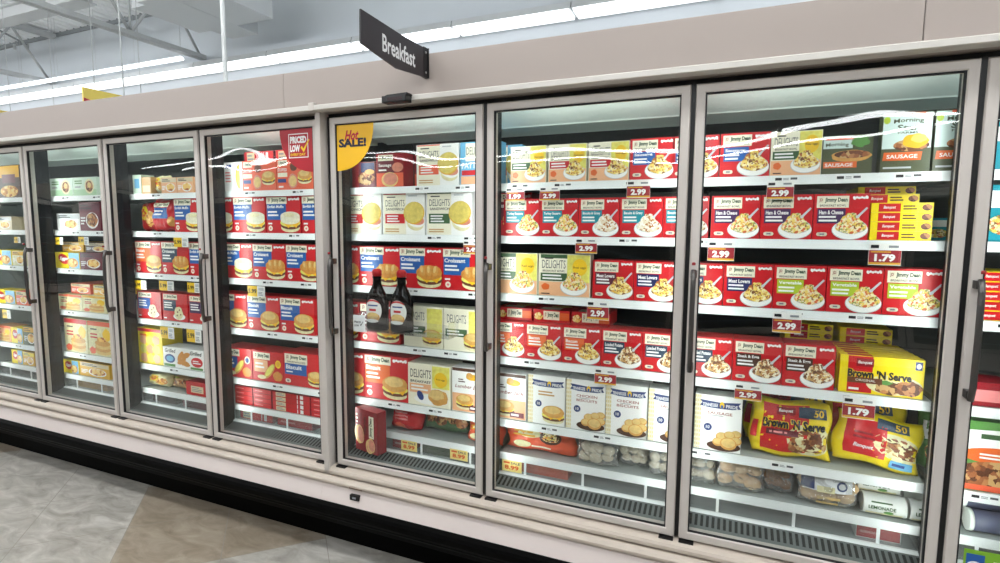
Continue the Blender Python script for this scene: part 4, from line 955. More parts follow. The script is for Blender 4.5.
gen('delb', .180, .178, .075, 'lblue', lambda a, w, h: (a.rect(-.36*w, .2*w, .55*h, .97*h, 'cream'), delights_word(a, -.34*w, .18*w, .70*h, .88*h), a.text('PATTIES', -.46*w, .1*w, .38*h, .52*h, 'white', .03), a.rect(-.46*w, .3*w, .22*h, .34*h, 'red'), a.rect(-.48*w, .48*w, .01*h, .2*h, 'peach'), a.ell(.25*w, .3*h, .2*w, .2*h, 'ham')), 'light_sandwich_box', FB, 'pale blue patties box', 'pale blue boxes', 'E', 1, -.092)
for x, c in ((-.700, 'red'), (-.470, 'red'), (-.240, 'green')): put('E', 2, 'light_sandwich_box', FB, 'white sandwich box with round flatbread and %s bar' % c, 'white sandwich boxes', DS(c), x)
put('E', 2, 'breakfast_sandwich_box', FB, 'red box edge at the right end', 'red breakfast sandwich boxes', sand('red'), -.010, .264)
sands('E', 3, [-.832, -.605, -.384, -.158], ['croissant']*4)
sands('E', 4, [-.840, -.608], ['red', 'red'])
DV = lambda: lib('delv', lambda: carton(.205, .188, .10, 'cream', lambda a, w, h: (a.rect(-.48*w, .1*w, .05*h, .97*h, 'cream'), delights_word(a, -.42*w, .04*w, .66*h, .86*h), a.rect(-.46*w, .06*w, .34*h, .52*h, 'dgreen'), a.bars(-.42*w, .0, .36*h, .5*h, 2, 'white'), a.rect(.1*w, .48*w, .4*h, .96*h, 'egg'), sandwich_pic(a, .22*w, .26*h, .24*w, 'bun')), 'light_sandwich_box'))
for x in (-.373, -.163): put('E', 4, 'light_sandwich_box', FB, 'cream sandwich box with green bar behind the clear tray', 'cream sandwich boxes', DV(), x)
OB = lambda: lib('obis', lambda: carton(.246, .213, .12, 'red', sandwich_design('orange', 'Biscuit', 'bun', .34), 'breakfast_sandwich_box'))
for x in (-.826, -.578): put('E', 5, 'breakfast_sandwich_box', FB, 'large red biscuit box with orange panel', 'red breakfast sandwich boxes', OB(), x)
gen('delo', .222, .196, .12, 'cream', lambda a, w, h: (delights_word(a, -.44*w, .05*w, .66*h, .86*h, 'black'), a.text('BREAKFAST', -.44*w, .05*w, .54*h, .60*h, 'black', .02), a.rect(-.46*w, .05*w, .30*h, .52*h, 'peach'), a.bars(-.42*w, 0, .34*h, .5*h, 2, 'white'), a.rect(.08*w, .48*w, .45*h, .97*h, 'egg'), a.ell(.28*w, .66*h, .15*w, .18*h, 'yellow'), a.text('Real eggs', .18*w, .38*w, .64*h, .69*h, 'brown', .01), a.ell(.05*w, .16*h, .4*w, .12*h, 'white'), a.ell(.22*w, .24*h, .23*w, .19*h, 'bun', wob=.05), a.ell(.18*w, .30*h, .18*w, .12*h, 'skin', wob=.08), a.ell(-.2*w, .24*h, .07*w, .12*h, 'dblue', rot=30)), 'light_sandwich_box', FB, 'cream box with yellow picture corner', 'cream sandwich boxes', 'E', 5, -.345)
gen('jack', .158, .200, .08, 'white', jack_design, 'pancake_sandwich_box', FB, 'white and peach sandwich box', 'white and peach sandwich boxes', 'E', 5, -.146)
gen('jack', .158, .200, .08, 'white', jack_design, 'pancake_sandwich_box', FB, 'white and peach sandwich box edge at the left end', 'white and peach sandwich boxes', 'F', 5, -.30) if False else None
gen('bigred', .150, .200, .055, 'dred', big_red_front, 'sausage_patty_box', FB, 'dark red sausage box standing on end before the lowest rail, yellow sticker door', 'sausage patty boxes', 'E', 6, -.625, .054, .4592, -.22, '')
bag('E', 6, 'sausage_bag', 'small crinkled red bag beside the standing red box', 'red bags', lib('rbag', lambda: pillow(.16, .115, .10, small_red_bag, 'red', 'sausage_bag', 5)), -.500, .215, 6, 0, 'case bottom, yellow sticker door')
bag('E', 6, 'vegetable_bag', 'green bag lying behind the left price card', 'green bags', lib('gb2', lambda: pillow(.24, .115, .12, patty_bag, 'dgreen', 'patty_bag', 6)), -.300, .25, 20, 0, 'case bottom, yellow sticker door')
bag('E', 6, 'vegetable_bag', 'green bag lying behind the right price card', 'green bags', lib('gb2', lambda: None), -.165, .44, 20, 0, 'case bottom, yellow sticker door')
bag('E', 6, 'sausage_bag', 'coral and cream bag at the right end', 'red bags', lib('cbag', lambda: pillow(.17, .105, .09, biscuit_bag, 'coral', 'biscuit_bag', 8)), -.082, .205, 14, 0, 'case bottom, yellow sticker door')
# --- door D
gen('yelbox', .128, .150, .09, 'white', lambda a, w, h: (a.ell(.35*w, .5*h, .22*w, .42*h, 'gold', 90, 270), a.ell(.36*w, .5*h, .18*w, .36*h, 'egg', 90, 270), a.rect(-.46*w, -.1*w, .8*h, .92*h, 'dblue'), a.bars(-.45*w, -.08*w, .3*h, .7*h, 4, 'pink', 3)), 'egg_patty_box', FB, 'white box with a yellow disc', 'white boxes', 'D', 1, -1.512)
for x in (-1.333, -1.098): gen('stuffed', .230, .152, .10, 'coral', muffin_row, 'stuffed_sandwich_box', FB, 'coral red stuffed sandwich box', 'coral red boxes', 'D', 1, x)
for i, x in enumerate((-1.42, -1.20, -.98)): gen('dkred', .21, .060, .16, 'maroon', flat_red if i < 2 else None, 'stuffed_sandwich_box', FB, 'dark red box lying on the coral boxes', 'dark red boxes lying flat', 'D', 1, x, .235, 1.686+.153)
sands('D', 2, [-1.640, -1.412, -1.180, -.948], ['muffin']*4)
sands('D', 3, [-1.512, -1.287, -1.060, -.832][:3], ['muffin', 'croissant', 'croissant'])
put('D', 3, 'breakfast_sandwich_box', FB, SLOOK['croissant'], 'red breakfast sandwich boxes', sand('croissant'), -.935+.10, .150) if False else None
sands('D', 4, [-1.567, -1.340, -1.112], ['biscuit']*3)
for i, (x, me) in enumerate(((-1.540, ('dog0', dogs('a', False))), (-1.322, ('dog1', dogs('b', True))))):
    gen(me[0], .214, .162, .13, 'red', me[1], 'sausage_roll_box', FB, ('red box with pastry rolls and round blue badge', 'red box with pastry rolls and yellow badge')[i], 'red boxes with pastry rolls', 'D', 5, x)
gen('bisbig', .262, .175, .13, 'red', biscuit_big, 'breakfast_sandwich_box', FB, 'wide red biscuit box with blue panel', 'red breakfast sandwich boxes', 'D', 5, -1.080)
for i, x in enumerate((-1.50, -1.24, -.98)): gen('lying%d' % (i % 2), .22, .055, .15, ('blue', 'red')[i % 2], lambda a, w, h: (a.rect(-.4*w, .1*w, .2*h, .8*h, 'cream'), a.ell(.3*w, .5*h, .12*w, .4*h, 'bun')), 'breakfast_sandwich_box', FB, '%s box lying flat on the pastry roll row' % ('blue', 'red')[i % 2], 'boxes lying flat', 'D', 5, x, .310, .687+.001, top=lambda a, w, d: (a.ell(.2*w, .4*d, .2*w, .2*d, 'bun'), a.rect(-.4*w, 0, .2*d, .6*d, 'cream')))
for c, (x, w) in enumerate(((-1.515, .130), (-1.380, .130), (-1.180, .258), (-.948, .2))):
    for k in range(4):
        gen(('flr', w), w, .0250, .19, 'dred', flat_red if c == 2 else flat_plain, 'sausage_box', FB, 'thin red box in the %s stack, %s up' % (('leftmost', 'second', 'wide third', 'rightmost')[c], ('bottom one', 'second', 'third', 'top one')[k]), 'thin red boxes stacked at the case bottom', 'D', 6, x, .160, DECK+.0254*k, where='case bottom, red sticker door')
# --- door C
gen('wbox', .072, .110, .08, 'mint', lambda a, w, h: a.rect(-.3*w, .3*w, .3*h, .8*h, 'lblue'), 'pastry_box', FB, 'narrow pale mint box', 'pale boxes', 'C', 1, -2.277)
gen('tanbox', .078, .095, .08, 'tan', lambda a, w, h: a.rect(-.4*w, .4*w, .1*h, .5*h, 'beige'), 'pastry_box', FB, 'narrow tan box', 'tan boxes', 'C', 1, -2.198)
gen('beigebox', .126, .086, .08, 'peach', plain_food('peach', F_PAN, side='beige'), 'pastry_box', FB, 'left peach pastry box', 'peach pastry boxes', 'C', 1, -2.008)
gen('beigebox', .126, .086, .08, 'peach', plain_food('peach', F_PAN, side='beige'), 'pastry_box', FB, 'right peach pastry box', 'peach pastry boxes', 'C', 1, -1.878)
bag('C', 1, 'pastry_bag', 'pale yellow bag', 'pale yellow bags', lib('ybag', lambda: pillow(.084, .100, .07, yellow_bag, 'bunl', 'pastry_bag', 6, nx=20, nz=16)), -2.115, .200, 6)
bag('C', 2, 'breakfast_bag', 'shiny red bag with blue panel', 'red bags', lib('rb2', lambda: pillow(.232, .182, .09, red_bag, 'red', 'breakfast_bag', 7)), -2.098, .205, 5)
gen('cbrown', .085, .16, .08, 'brown', None, 'pastry_box', FB, 'plain brown box behind the red bags', 'brown boxes', 'C', 2, -2.30, .32)
bag('C', 2, 'breakfast_bag', 'narrow red and gold bag at the left end', 'red bags', lib('rb3', lambda: pillow(.13, .165, .08, yellow_bag, 'red', 'breakfast_bag', 9, nx=20, nz=16)), -2.288, .235, 5)
sands('C', 2, [-1.866], ['muffin']); sands('C', 3, [-2.216, -1.990, -1.764], ['obiscuit', 'dcro', 'muffin'])
for x, c in ((-2.232, 'blue'), (-2.012, 'slate'), (-1.795, 'purple')): gen(('fc', c), .205, .160, .10, 'red', fruit_cookie(c), 'breakfast_cookie_box', FB, 'red box with %s panel and round biscuit picture' % c, 'red biscuit picture boxes', 'C', 4, x)
gen('tots', .216, .213, .13, 'byellow', fruit_stack, 'potato_box', FB, 'tall yellow box with fruit-like pieces', 'yellow boxes', 'C', 5, -2.246)
gen('grill', .335, .118, .10, 'white', grilled_box, 'grilled_chicken_box', FB, 'wide white box with orange meat strips', 'white boxes', 'C', 5, -1.968)
bag('C', 6, 'pastry_bag', 'yellow bag at the left end', 'yellow bags', lib('yb2', lambda: pillow(.17, .075, .08, yellow_bag, 'bunl', 'pastry_bag', 3, nx=20, nz=16)), -2.255, .215, 10)
bag('C', 6, 'pastry_bag', 'tan bag in the middle', 'tan bags', lib('yb3', lambda: pillow(.17, .070, .09, patty_bag, 'tan', 'pastry_bag', 5, nx=20, nz=16)), -2.06, .225, 16)
gen('redlow', .20, .078, .14, 'red', lambda a, w, h: (a.rect(-.3*w, .2*w, .2*h, .7*h, 'beige'), a.bars(-.26*w, .16*w, .26*h, .64*h, 3, 'grey')), 'sausage_box', FB, 'red box with beige label', 'red boxes', 'C', 6, -1.868, .160)
# --- door B
for x in (-3.000, -2.764): gen('mintbox', .232, .112, .10, 'mint', mint_box, 'veggie_breakfast_box', FB, 'pale mint box with round brown patty', 'pale mint boxes', 'B', 1, x)
gen('bwhite', .236, .106, .10, 'white', plain_food('white', F_PAN), 'waffle_box', FB, 'white box with golden food picture', 'white boxes', 'B', 2, -2.952)
gen('bmar', .204, .176, .10, 'maroon', plain_food('maroon', F_MEAT, side='wine'), 'breakfast_dinner_box', FB, 'maroon box with meat picture', 'maroon boxes', 'B', 2, -2.732)
gen('waf', .250, .102, .10, 'byellow', waffle_box, 'waffle_box', FB, 'yellow and blue waffle box', 'yellow waffle boxes', 'B', 3, -2.992)
gen('bbrown', .222, .105, .10, 'maroon', plain_food('brown', F_PAN, side='wine'), 'waffle_box', FB, 'brownish maroon box', 'maroon boxes', 'B', 3, -2.752)
for i, x in enumerate((-2.98, -2.74)): gen(('bflat', i), .22, .060, .2, ('gold', 'brown')[i], plain_food('gold', F_PAN, side='beige'), 'waffle_box', FB, '%s box stacked on the lower front row' % ('golden', 'brown')[i], 'boxes stacked at the back', 'B', 3, x, .180, 1.230+.107)
gen('b4a', .244, .102, .12, 'bunl', pancakes('bunl', 'coral', 3), 'pancake_box', FB, 'cream pancake box with coral top', 'pancake boxes', 'B', 4, -2.994)
gen('b4b', .236, .106, .12, 'bunl', pancakes('bunl', 'gold', 5), 'pancake_box', FB, 'cream pancake box with gold top', 'pancake boxes', 'B', 4, -2.750)
for i, x in enumerate((-2.93, -2.70)): gen(('b4f', i), .20, .065, .2, ('coral', 'gold')[i], plain_food('gold', F_PAN, side='bunl'), 'pancake_box', FB, '%s box lying on the cream pancake boxes' % ('coral', 'gold')[i], 'boxes stacked at the back', 'B', 4, x, .180, .960+.107)
gen('b5l', .14, .205, .12, 'bunl', pancakes('bunl', 'coral', 8), 'pancake_box', FB, 'tall pancake box cut off at the left end', 'tall pancake boxes', 'B', 5, -3.115, .276)
for x, c in ((-2.960, 'red'), (-2.716, 'coral')): gen(('b5', c), .238, .220, .12, 'bunl', pancakes('bunl', c, 6), 'pancake_box', FB, 'tall cream pancake box with %s top' % c, 'tall pancake boxes', 'B', 5, x)
gen('b6a', .160, .088, .12, 'byellow', waffle_box, 'waffle_box', FB, 'yellow waffle box', 'yellow waffle boxes', 'B', 6, -3.060, .162)
gen('b6b', .300, .092, .14, 'gold', plain_food('gold', F_PAN, side='beige'), 'waffle_box', FB, 'golden brown wide box', 'golden boxes', 'B', 6, -2.815, .162)
# --- door A (and the edge of the door beyond)
gen('a1', .260, .215, .10, 'brown', lambda a, w, h: (a.rect(-.48*w, .48*w, .62*h, .98*h, 'gold'), a.rect(-.3*w, .3*w, .45*h, .72*h, 'maroon'), a.ell(0, .2*h, .4*w, .18*h, F_PAN())), 'breakfast_dinner_box', FB, 'tall brown and gold box', 'brown boxes', 'A', 1, -3.575)
gen('a2', .210, .090, .10, 'beige', plain_food('beige', F_PAN), 'waffle_box', FB, 'low beige box', 'beige boxes', 'A', 2, -3.685)
gen('waf', .250, .102, .10, 'byellow', waffle_box, 'waffle_box', FB, 'yellow and blue waffle box', 'yellow waffle boxes', 'A', 3, -3.745)
gen('a3b', .150, .10, .10, 'bunl', plain_food('bunl', F_PAN, side='gold'), 'waffle_box', FB, 'cream waffle box', 'cream boxes', 'A', 3, -3.535)
gen('a4', .26, .095, .10, 'byellow', waffle_box, 'waffle_box', FB, 'wide yellow waffle box', 'yellow waffle boxes', 'A', 4, -3.745)
gen('a4b', .142, .095, .10, 'coral', plain_food('coral', F_PAN, side='bunl'), 'waffle_box', FB, 'coral waffle box', 'coral boxes', 'A', 4, -3.532)
gen('a5', .19, .112, .10, 'peach', pancakes('peach', 'coral', 2), 'pancake_box', FB, 'peach pancake box', 'pancake boxes', 'A', 5, -3.80)
gen('a5w', .142, .108, .10, 'byellow', waffle_box, 'waffle_box', FB, 'narrow yellow waffle box', 'yellow waffle boxes', 'A', 5, -3.63)
gen('a5c', .150, .128, .10, 'olive', plain_food('olive', F_PAN, side='gold'), 'waffle_box', FB, 'olive box', 'olive boxes', 'A', 5, -3.478)
gen('a6', .134, .098, .10, 'byellow', waffle_box, 'waffle_box', FB, 'tall yellow waffle box', 'yellow waffle boxes', 'A', 6, -3.676, .162)
gen('a6b', .134, .094, .10, 'gold', plain_food('gold', F_PAN, side='byellow'), 'waffle_box', FB, 'golden waffle box', 'golden boxes', 'A', 6, -3.535, .162)
# --- door H
gen('h1', .20, .140, .10, 'teal', teal_box, 'frozen_dinner_box', FB, 'teal dinner box', 'teal boxes', 'H', 1, 1.695)
gen('h2', .20, .170, .10, 'teal', teal_box, 'frozen_dinner_box', FB, 'tall teal dinner box', 'teal boxes', 'H', 2, 1.665)
for k in range(5): gen('flat', .164, .0295, .20, 'byellow', serve_flat, 'sausage_box', FB, 'flat yellow and red box, %s from bottom' % ORD[k], 'flat yellow sausage boxes', 'H', 3, 1.665, .152, 1.230+.0300*k)
gen('h4', .14, .075, .12, 'dred', lambda a, w, h: a.rect(-.3*w, .3*w, .2*h, .7*h, 'pink'), 'sausage_box', FB, 'small dark red box', 'dark red boxes', 'H', 4, 1.640)
gen('h4b', .14, .075, .12, 'slate', lambda a, w, h: a.rect(-.3*w, .3*w, .2*h, .7*h, 'navy'), 'sausage_box', FB, 'small dark blue box', 'dark blue boxes', 'H', 4, 1.790)
gen('h5', .24, .225, .06, 'mgreen', green_meal, 'veggie_dinner_box', FB, 'green box with white band and orange banner', 'green boxes', 'H', 5, 1.690)

# thin boxes added to stand in for goods mirrored below the lowest rail
for i_, (d_, x, w_, base, dr, lk) in enumerate((('D', -1.44, .24, 'dred', flat_red, 'thin red box'), ('D', -1.17, .24, 'dred', flat_plain, 'thin red box'), ('E', -.50, .12, 'red', flat_plain, 'thin red box'), ('E', -.29, .22, 'dgreen', None, 'thin green box'), ('F', .17, .28, 'coral', None, 'thin coral box'), ('G', 1.40, .13, 'white', flat_plain, 'thin white box'), ('C', -2.18, .2, 'brown', None, 'thin brown box'), ('C', -1.92, .2, 'maroon', None, 'thin maroon box'), ('B', -2.86, .3, 'tan', None, 'thin tan box'))):
    gen(('well', base, w_, i_), w_, .045, .2, base, dr, 'reflected_goods_box', FB, lk + ' standing for reflection under the lowest rail', 'thin boxes standing for reflections', d_, 6, x, .17, WELL, 0, DOORWORDS[d_])

# place and describe them: singled out by look, shelf, door, and order only where the look repeats
from collections import defaultdict
CNT = defaultdict(list)
for it in ITEMS: CNT[(it[0], it[1], it[4])].append(it)
def order(k, n):
    if n == 2: return ('left', 'right')[k]
    if k == 0: return 'leftmost'
    if k == n-1: return 'rightmost'
    return '%s from left' % ORD[k]
for (door, sh, look), its in CNT.items():
    its.sort(key=lambda i: i[7]); n = len(its)
    for k, (d_, s_, name, cat, lk, group, me, x, y, z, rz, where) in enumerate(its):
        o = bpy.data.objects.new(name, me); C.objects.link(o)
        if isinstance(rz, tuple):
            _, lean, roll, dz = rz
            zl = min((Matrix.Rotation(R(-lean), 3, 'X') @ Matrix.Rotation(R(roll), 3, 'Y') @ v.co).z for v in me.vertices)
            o.location = (x, y, z - zl*(1+dz) + .0003); o.rotation_euler = (R(-lean), R(roll), 0); o.scale = (1, 1, 1+dz)
        else:
            o.location = (x, y, z+.0002); o.rotation_euler = (0, 0, rz)
        if where is None: where_ = '%s %s' % (SHELFWORDS[sh-1], DOORWORDS[door])
        else: where_ = where
        lab = look if n == 1 else order(k, n) + ' ' + look if n < 3 or k in (0, n-1) else look + ', ' + order(k, n)
        tag(o, (lab + (', ' + where_ if where_ else '')), cat, group)

# --- things with parts: bread bags, cans, syrup bottles, tray
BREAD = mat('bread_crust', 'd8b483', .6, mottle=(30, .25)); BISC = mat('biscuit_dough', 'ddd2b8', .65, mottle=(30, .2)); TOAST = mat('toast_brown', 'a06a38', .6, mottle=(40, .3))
def lump(bm, c, r, seed, mi=0, fl=.6):
    m = Matrix.Translation(c) @ Matrix.Diagonal((r, r*.9, r*fl, 1))
    res = bmesh.ops.create_icosphere(bm, subdivisions=2, radius=1, matrix=m)
    for v in res['verts']:
        v.co += (v.co-Vector(c))*.12*noise.noise(v.co*30+Vector((seed, 0, 0)))
        for f in v.link_faces: f.smooth = True; f.material_index = mi
def film(w, h, d, seed):
    return pillow(w, h, d, None, FILM, 'film', seed, wr=.009)
def bread_bag(x, y, w, h, d, label, m, seed, band=False, n=6):
    t = empty('bread_bag', (x, y, DECK), label, 'bag of bread', 'clear bags of bread at the case bottom')
    me = film(w, h, d, seed); o = bpy.data.objects.new('film', me); C.objects.link(o); o.parent = t
    zl = min(v.co.z for v in me.vertices); o.location = (0, 0, -zl+.0003)
    rr = random.Random(seed)
    for k in range(n):
        bm = bmesh.new(); q = rr.uniform(.82, 1.18)
        c = (w*(-.29+.58*((k % 3)/2) + rr.uniform(-.05, .05)), rr.uniform(-.012, .006), h*(.30+.34*(k//3) + rr.uniform(-.05, .07)))
        lump(bm, c, min(w*.20, d*.46, h*.30)*q, seed*3+k, 0, rr.uniform(.62, .95)); obj('bread_roll', bm, m, t)
    if band:
        bm = bmesh.new(); mats = [mat('bag_white', 'eef0f2', .35)]
        a = Art(bm, mats, lambda X, Z, l: (X, -d*.5*max(.25, (1-abs(2*X/w)**3)*(1-abs(2*Z/h-1)**3))**.55-.002-.0005*l, Z), True)
        a.rect(-.44*w, .40*w, .52*h, .94*h, mats[0]); a.rect(-.46*w, -.24*w, .55*h, .93*h, 'ribbon'); a.ell(.22*w, .72*h, .09*w, .13*h, 'ribbon'); a.ell(.22*w, .72*h, .06*w, .08*h, 'lgrey'); a.rect(-.2*w, .1*w, .5*h, .68*h, 'bunl'); a.bars(-.2*w, .34*w, .10*h, .42*h, 2, 'skin', 4)
        b = obj('printed_band', bm, mats, t); b['label'] = 'white band with blue mark'
bread_bag(.830, .198, .10, .112, .09, 'clear bag of pale rolls at the left end of case bottom, largest door', BISC, 3)
bread_bag(.965, .202, .160, .118, .10, 'clear bag of golden bread rolls, second from left at case bottom, largest door', BREAD, 4)
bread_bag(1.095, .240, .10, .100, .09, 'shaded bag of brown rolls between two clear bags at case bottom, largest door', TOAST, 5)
bread_bag(1.245, .203, .180, .122, .10, 'bread bag with white and blue band at case bottom, largest door', BREAD, 6, True)
bread_bag(.428, .200, .165, .100, .10, 'clear bag of pale round biscuits beside the orange bag', BISC, 7)
bread_bag(.570, .250, .120, .092, .09, 'dim clear bag of pale biscuits, second from the orange bag', BISC, 8)
bread_bag(.694, .203, .120, .112, .10, 'bright crinkled clear bag at right end beside the door frame, right of yellow sticker', BISC, 9)
# frozen lemonade cans lying on their sides
CANW = mat('can_white', 'eef0ec', .4)
def can_mesh():
    bm = bmesh.new(); mats = [CANW]; r = .0345; L = .125
    lathe(bm, [(.001, -.0615), (r*.93, -.0615), (r*.97, -.0625), (r, -.060), (r, .055), (r*1.03, .056), (r*1.03, .060), (r*.97, .0625), (r*.93, .0600), (.001, .0600)], 24, axis='x')
    a = Art(bm, mats, lambda x, z, l: (x, -math.cos(z/r)*(r+.0004*l), math.sin(z/r)*(r+.0004*l)), True)
    a.rect(-.054, .050, -.030, -.018, 'bunl'); a.bars(-.040, .046, .014, .024, 1, 'dgreen'); a.text('LEMONADE', -.048, .030, -.004, .008, 'dgreen', .03); a.ell(.010, -.012, .014, .006, 'mgreen')
    me = bpy.data.meshes.new('lemonade_can'); bm.normal_update(); bm.to_mesh(me); bm.free()
    for m in mats: me.materials.append(m)
    return me
cm = can_mesh(); CR = .0357
for k, (x, y, row, lb) in enumerate(((1.413, .195, 0, 'bottom front can'), (1.413, .268, 0, 'bottom second can from the glass'), (1.400, .2315, 1, 'upper can resting on the bottom pair'), (1.545, .195, 0, 'bottom can beside the dark mullion'), (1.545, .268, 0, 'hidden rear can beside the dark mullion')  )):
    o = bpy.data.objects.new('lemonade_can', cm); C.objects.link(o); o.location = (x, y, DECK+CR+.0002+row*.0618); o.rotation_euler = (R(4), 0, 0)
    tag(o, 'white lemonade can at case bottom of largest door, ' + lb, 'can', 'frozen lemonade cans, largest door')
PUR = mat('can_purple_wrap', '5b5f78', .4)
def can2():
    bm = bmesh.new(); r = .0345
    lathe(bm, [(.001, -.060), (r*.9, -.060), (r*1.04, -.0605), (r*1.04, -.050), (r, -.048)], 24, axis='x', mi=0); lathe(bm, [(r*.99, -.0478), (r*.99, .060), (.001, .060)], 24, axis='x', mi=1)
    me = bpy.data.meshes.new('juice_can'); bm.normal_update(); bm.to_mesh(me); bm.free(); me.materials.append(CANW); me.materials.append(PUR); return me
c2 = can2()
for k, (x, y, row, lb) in enumerate(((1.700, .195, 0, 'lower front can'), (1.700, .270, 0, 'lower rear can'), (1.690, .232, 1, 'upper can'))):
    o = bpy.data.objects.new('juice_can', c2); C.objects.link(o); o.location = (x, y, DECK+CR+.0005+row*.0618)
    tag(o, 'grey purple juice can with white lid at case bottom, right edge door, ' + lb, 'can', 'juice cans, right edge door')
# syrup bottles in the clear rack
BOT = mat('syrup_dark', '0c0403', .08, spec=.2); CAP = mat('cap_red', 'b8141c', .35)
def syrup(x, label):
    t = empty('syrup_bottle', (x, .077, 1.0405), label, 'bottle', 'syrup bottles in the clear rack')
    bm = bmesh.new(); lathe(bm, [(.050, 0), (.056, .006), (.056, .045), (.054, .06), (.056, .075), (.0565, .12), (.052, .145), (.041, .170), (.027, .195), (.0215, .210), (.0205, .235), (.024, .238), (.024, .242), (.019, .244), (.019, .25)], 28, 1, .66); obj('bottle_body', bm, BOT, t)
    bm = bmesh.new(); lathe(bm, [(.020, .2445), (.0215, .2455), (.0215, .268), (.019, .272), (.0165, .272), (.0165, .276), (.004, .277)], 20); obj('cap', bm, CAP, t)
    bm = bmesh.new(); mats = [mat('label_white', 'e9e4e2', .4)]; rx, ry = .0572, .0572*.66
    def sf(X, Z, l):
        q = X/rx; return (rx*math.sin(q)*(1+.004*l), -ry*math.cos(q)*(1+.004*l)-.0002*l, Z)
    a = Art(bm, mats, sf, True)
    a.ell(0, .092, .046, .052, 'white'); a.ell(0, .120, .036, .022, 'red'); a.ell(0, .112, .040, .022, 'white'); a.rect(-.026, .026, .112, .118, 'dblue'); a.rect(-.018, .018, .090, .100, 'red')
    a.ell(0, .062, .036, .022, 'bun'); a.ell(0, .070, .030, .014, 'skin'); a.ell(-.004, .046, .034, .008, 'white')
    obj('label', bm, mats, t)
syrup(-.567, 'left dark syrup bottle with red cap in the clear rack'); syrup(-.437, 'right dark syrup bottle with red cap in the clear rack')
t = empty('clear_rack', (-.43, .07, 1.036), 'clear acrylic rack on the yellow sticker door holding two syrup bottles', 'rack')
bm = bmesh.new(); box(bm, -.255, .255, -.042, .046, 0, .004); obj('base', bm, ACRYL, t)
bm = bmesh.new(); prism(bm, [(-.255, .004), (.255, .004), (.255, .060), (-.255, .075)], 'y', -.044, -.041); obj('front_wall', bm, ACRYL, t)
for q in (-.255, .252):
    bm = bmesh.new(); box(bm, q, q+.003, -.041, .046, .004, .07); obj('side_wall', bm, ACRYL, t)
bm = bmesh.new(); mats = [mat('tag_white', 'f2f2f4', .5)]; box(bm, -.232, -.168, -.0462, -.0448, -.002, .073)
a = Art(bm, mats, lambda x, z, l: (-.2+x, -.0462-.0004*l, .035+z)); a.text('PRICE', -.026, .010, .002, .012, 'black', .03); a.text('LOW', -.026, 0, -.014, -.004, 'black', .03); a.poly([(.006, -.006), (.011, -.010), (.024, .010), (.021, .011), (.011, -.003), (.008, -.002)], 'black')
o = obj('price_label', bm, mats, t); o['label'] = 'white PRICE LOW card'

# price cards hanging under the shelf rails
def price_card(x0, ztop, w, h, price, kind, label, y=.1318):
    t = None; bm = bmesh.new(); mats = [mat('card_white', 'f1f1ee', .5)]
    box(bm, -w/2, w/2, -.0008, 0, -h, 0)
    a = Art(bm, mats, lambda x, z, l: (x, -.0008-.0004*l, z))
    if kind == 'red':
        a.rect(-w*.49, w*.49, -h*.97, -h*.34, mat('card_red', '9c2430', .45)); a.rect(-w*.49, w*.49, -h*.97, -h*.88, 'gold'); a.bars(-w*.44, w*.44, -h*.46, -h*.36, 1, 'gold')
        a.text(price, -w*.32, w*.32, -h*.84, -h*.50, 'white', .05); a.rect(-w*.45, -w*.2, -h*.24, -h*.10, 'black'); a.rect(w*.10, w*.40, -h*.22, -h*.12, 'grey')
    elif kind == 'sale':
        a.rect(-w*.5, w*.5, -h, 0, mat('card_yellow', 'f6e08a', .5)); a.text('SALE', -w*.05, w*.42, -h*.34, -h*.12, mat('print_dark_grey', '55595c', .4), .02); a.rect(-w*.42, -w*.1, -h*.30, -h*.14, 'orange'); a.text(price, -w*.36, w*.36, -h*.82, -h*.42, 'orange', .04)
    else:
        a.rect(-w*.5, w*.06, -h, 0, 'yellow'); a.text(price, -w*.46, w*.02, -h*.70, -h*.28, 'black', .03); a.bars(w*.12, w*.46, -h*.9, -h*.5, 3, 'grey', 4); a.rect(w*.14, w*.44, -h*.4, -h*.12, 'lgrey')
    o = obj('price_card', bm, mats, None, (x0+w/2, y, ztop)); tag(o, label, 'price tag', {'red': 'red price cards', 'sale': 'yellow sale cards', 'small': 'small yellow price cards'}[kind])
LW = 'largest door'; RW = 'door beside yellow-sticker door'
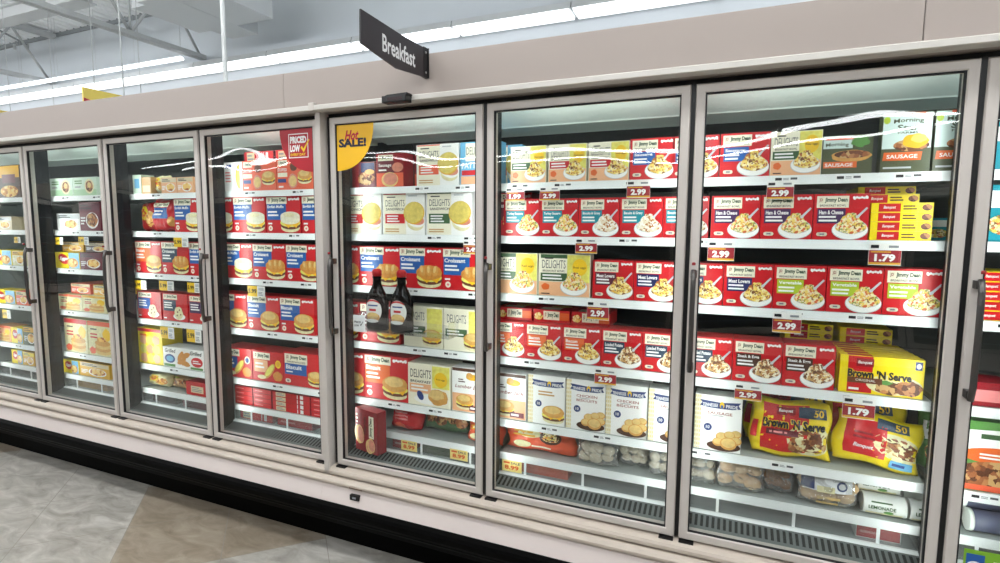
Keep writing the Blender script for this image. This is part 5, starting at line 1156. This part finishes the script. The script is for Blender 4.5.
CARDS = [
 (1.000, 1.668, .082, .062, '2.99', 'red', 'dim red 2.99 card under the top shelf, '+LW),
 (.820, 1.464, .088, .072, '2.99', 'red', 'red 2.99 card under the second shelf, '+LW),
 (1.306, 1.464, .088, .072, '1.79', 'red', 'red 1.79 card under the flat yellow boxes, second shelf, '+LW),
 (1.040, 1.222, .088, .072, '2.99', 'red', 'red 2.99 card under the third shelf, '+LW),
 (.931, .955, .088, .058, '2.99', 'red', 'red 2.99 card under the fourth shelf, '+LW),
 (1.264, .952, .092, .074, '1.79', 'red', 'red 1.79 card under the large yellow box, fourth shelf, '+LW),
 (.038, 1.668, .080, .055, '1.99', 'red', 'left red card under the top shelf, '+RW),
 (.183, 1.668, .084, .055, '2.99', 'red', 'middle red card under the top shelf, '+RW),
 (.527, 1.684, .086, .066, '2.99', 'red', 'right red card under the top shelf, '+RW),
 (.334, 1.466, .086, .060, '2.99', 'red', 'red card under the second shelf, '+RW),
 (.385, 1.224, .087, .076, '2.99', 'red', 'red card under the third shelf, '+RW),
 (.422, .956, .086, .064, '2.99', 'red', 'red card under the fourth shelf, '+RW),
 (.028, .512, .090, .050, '8.99', 'sale', 'yellow 8.99 sale card below the orange bag'),
 (-.485, .515, .086, .048, '8.99', 'sale', 'left yellow 8.99 sale card behind yellow sticker door'),
 (-.226, .516, .088, .048, '8.99', 'sale', 'right yellow 8.99 sale card behind yellow sticker door'),
 (-.158, 1.450, .080, .058, '2.49', 'red', 'red card cut off by the door frame, yellow sticker door'),
 (-1.422, 1.196, .120, .055, '5.99', 'small', 'yellow and white 5.99 card behind red sticker door'),
 (-1.966, 1.440, .115, .052, '5.99', 'small', 'yellow card under the second shelf, third door from left'),
 (-2.325, 1.186, .105, .052, '6.99', 'small', 'left yellow card under the third shelf, third door from left'),
 (-2.107, 1.192, .120, .055, '5.99', 'small', 'middle yellow card under the third shelf, third door from left'),
 (-1.876, 1.192, .100, .055, '5.99', 'small', 'right yellow card under the third shelf, third door from left'),
 (-2.120, .925, .115, .066, '5.99', 'small', 'left yellow card under the fourth shelf, third door from left'),
 (-1.900, .928, .115, .072, '5.99', 'small', 'right yellow card under the fourth shelf, third door from left'),
 (-3.068, 1.428, .08, .046, '3.99', 'small', 'left yellow card under the second shelf, second door from left'),
 (-2.829, 1.434, .10, .050, '3.99', 'small', 'right yellow card under the second shelf, second door from left'),
 (-3.526, 1.425, .07, .040, '3.99', 'small', 'yellow card under the second shelf, leftmost door'),
 (-3.745, .920, .10, .060, '4.99', 'small', 'yellow card under the fourth shelf, leftmost door'),
]
for c in CARDS: price_card(*c)

# ------------------------------------------------------------------ ambience, camera, colour management
w = bpy.data.worlds.new('World'); bpy.context.scene.world = w; w.use_nodes = True
w.node_tree.nodes['Background'].inputs[0].default_value = (.8, .85, .9, 1); w.node_tree.nodes['Background'].inputs[1].default_value = .3
cam = bpy.data.cameras.new('Camera'); co = bpy.data.objects.new('Camera', cam); C.objects.link(co)
yaw, pit, rol, f = -.4002, -.0992, .0058, 539.65
fw = Vector((math.sin(yaw)*math.cos(pit), math.cos(yaw)*math.cos(pit), math.sin(pit)))
r0 = Vector((math.cos(yaw), -math.sin(yaw), 0)); u0 = r0.cross(fw)
r_ = r0*math.cos(rol)+u0*math.sin(rol); u_ = -r0*math.sin(rol)+u0*math.cos(rol)
M = Matrix((r_, u_, -fw)).transposed().to_4x4(); M.translation = (.8893, -1.9402, 1.5044)
co.matrix_world = M; cam.sensor_fit = 'HORIZONTAL'; cam.sensor_width = 36; cam.lens = f*36/1000; cam.clip_start = .02
sc = bpy.context.scene; sc.camera = co
sc.view_settings.view_transform = 'Standard'; sc.view_settings.look = 'None'; sc.view_settings.gamma = 1; sc.view_settings.use_curve_mapping = False
sc.view_settings.exposure = 0.06
try:
    sc.cycles.transparent_max_bounces = 24
except Exception: pass
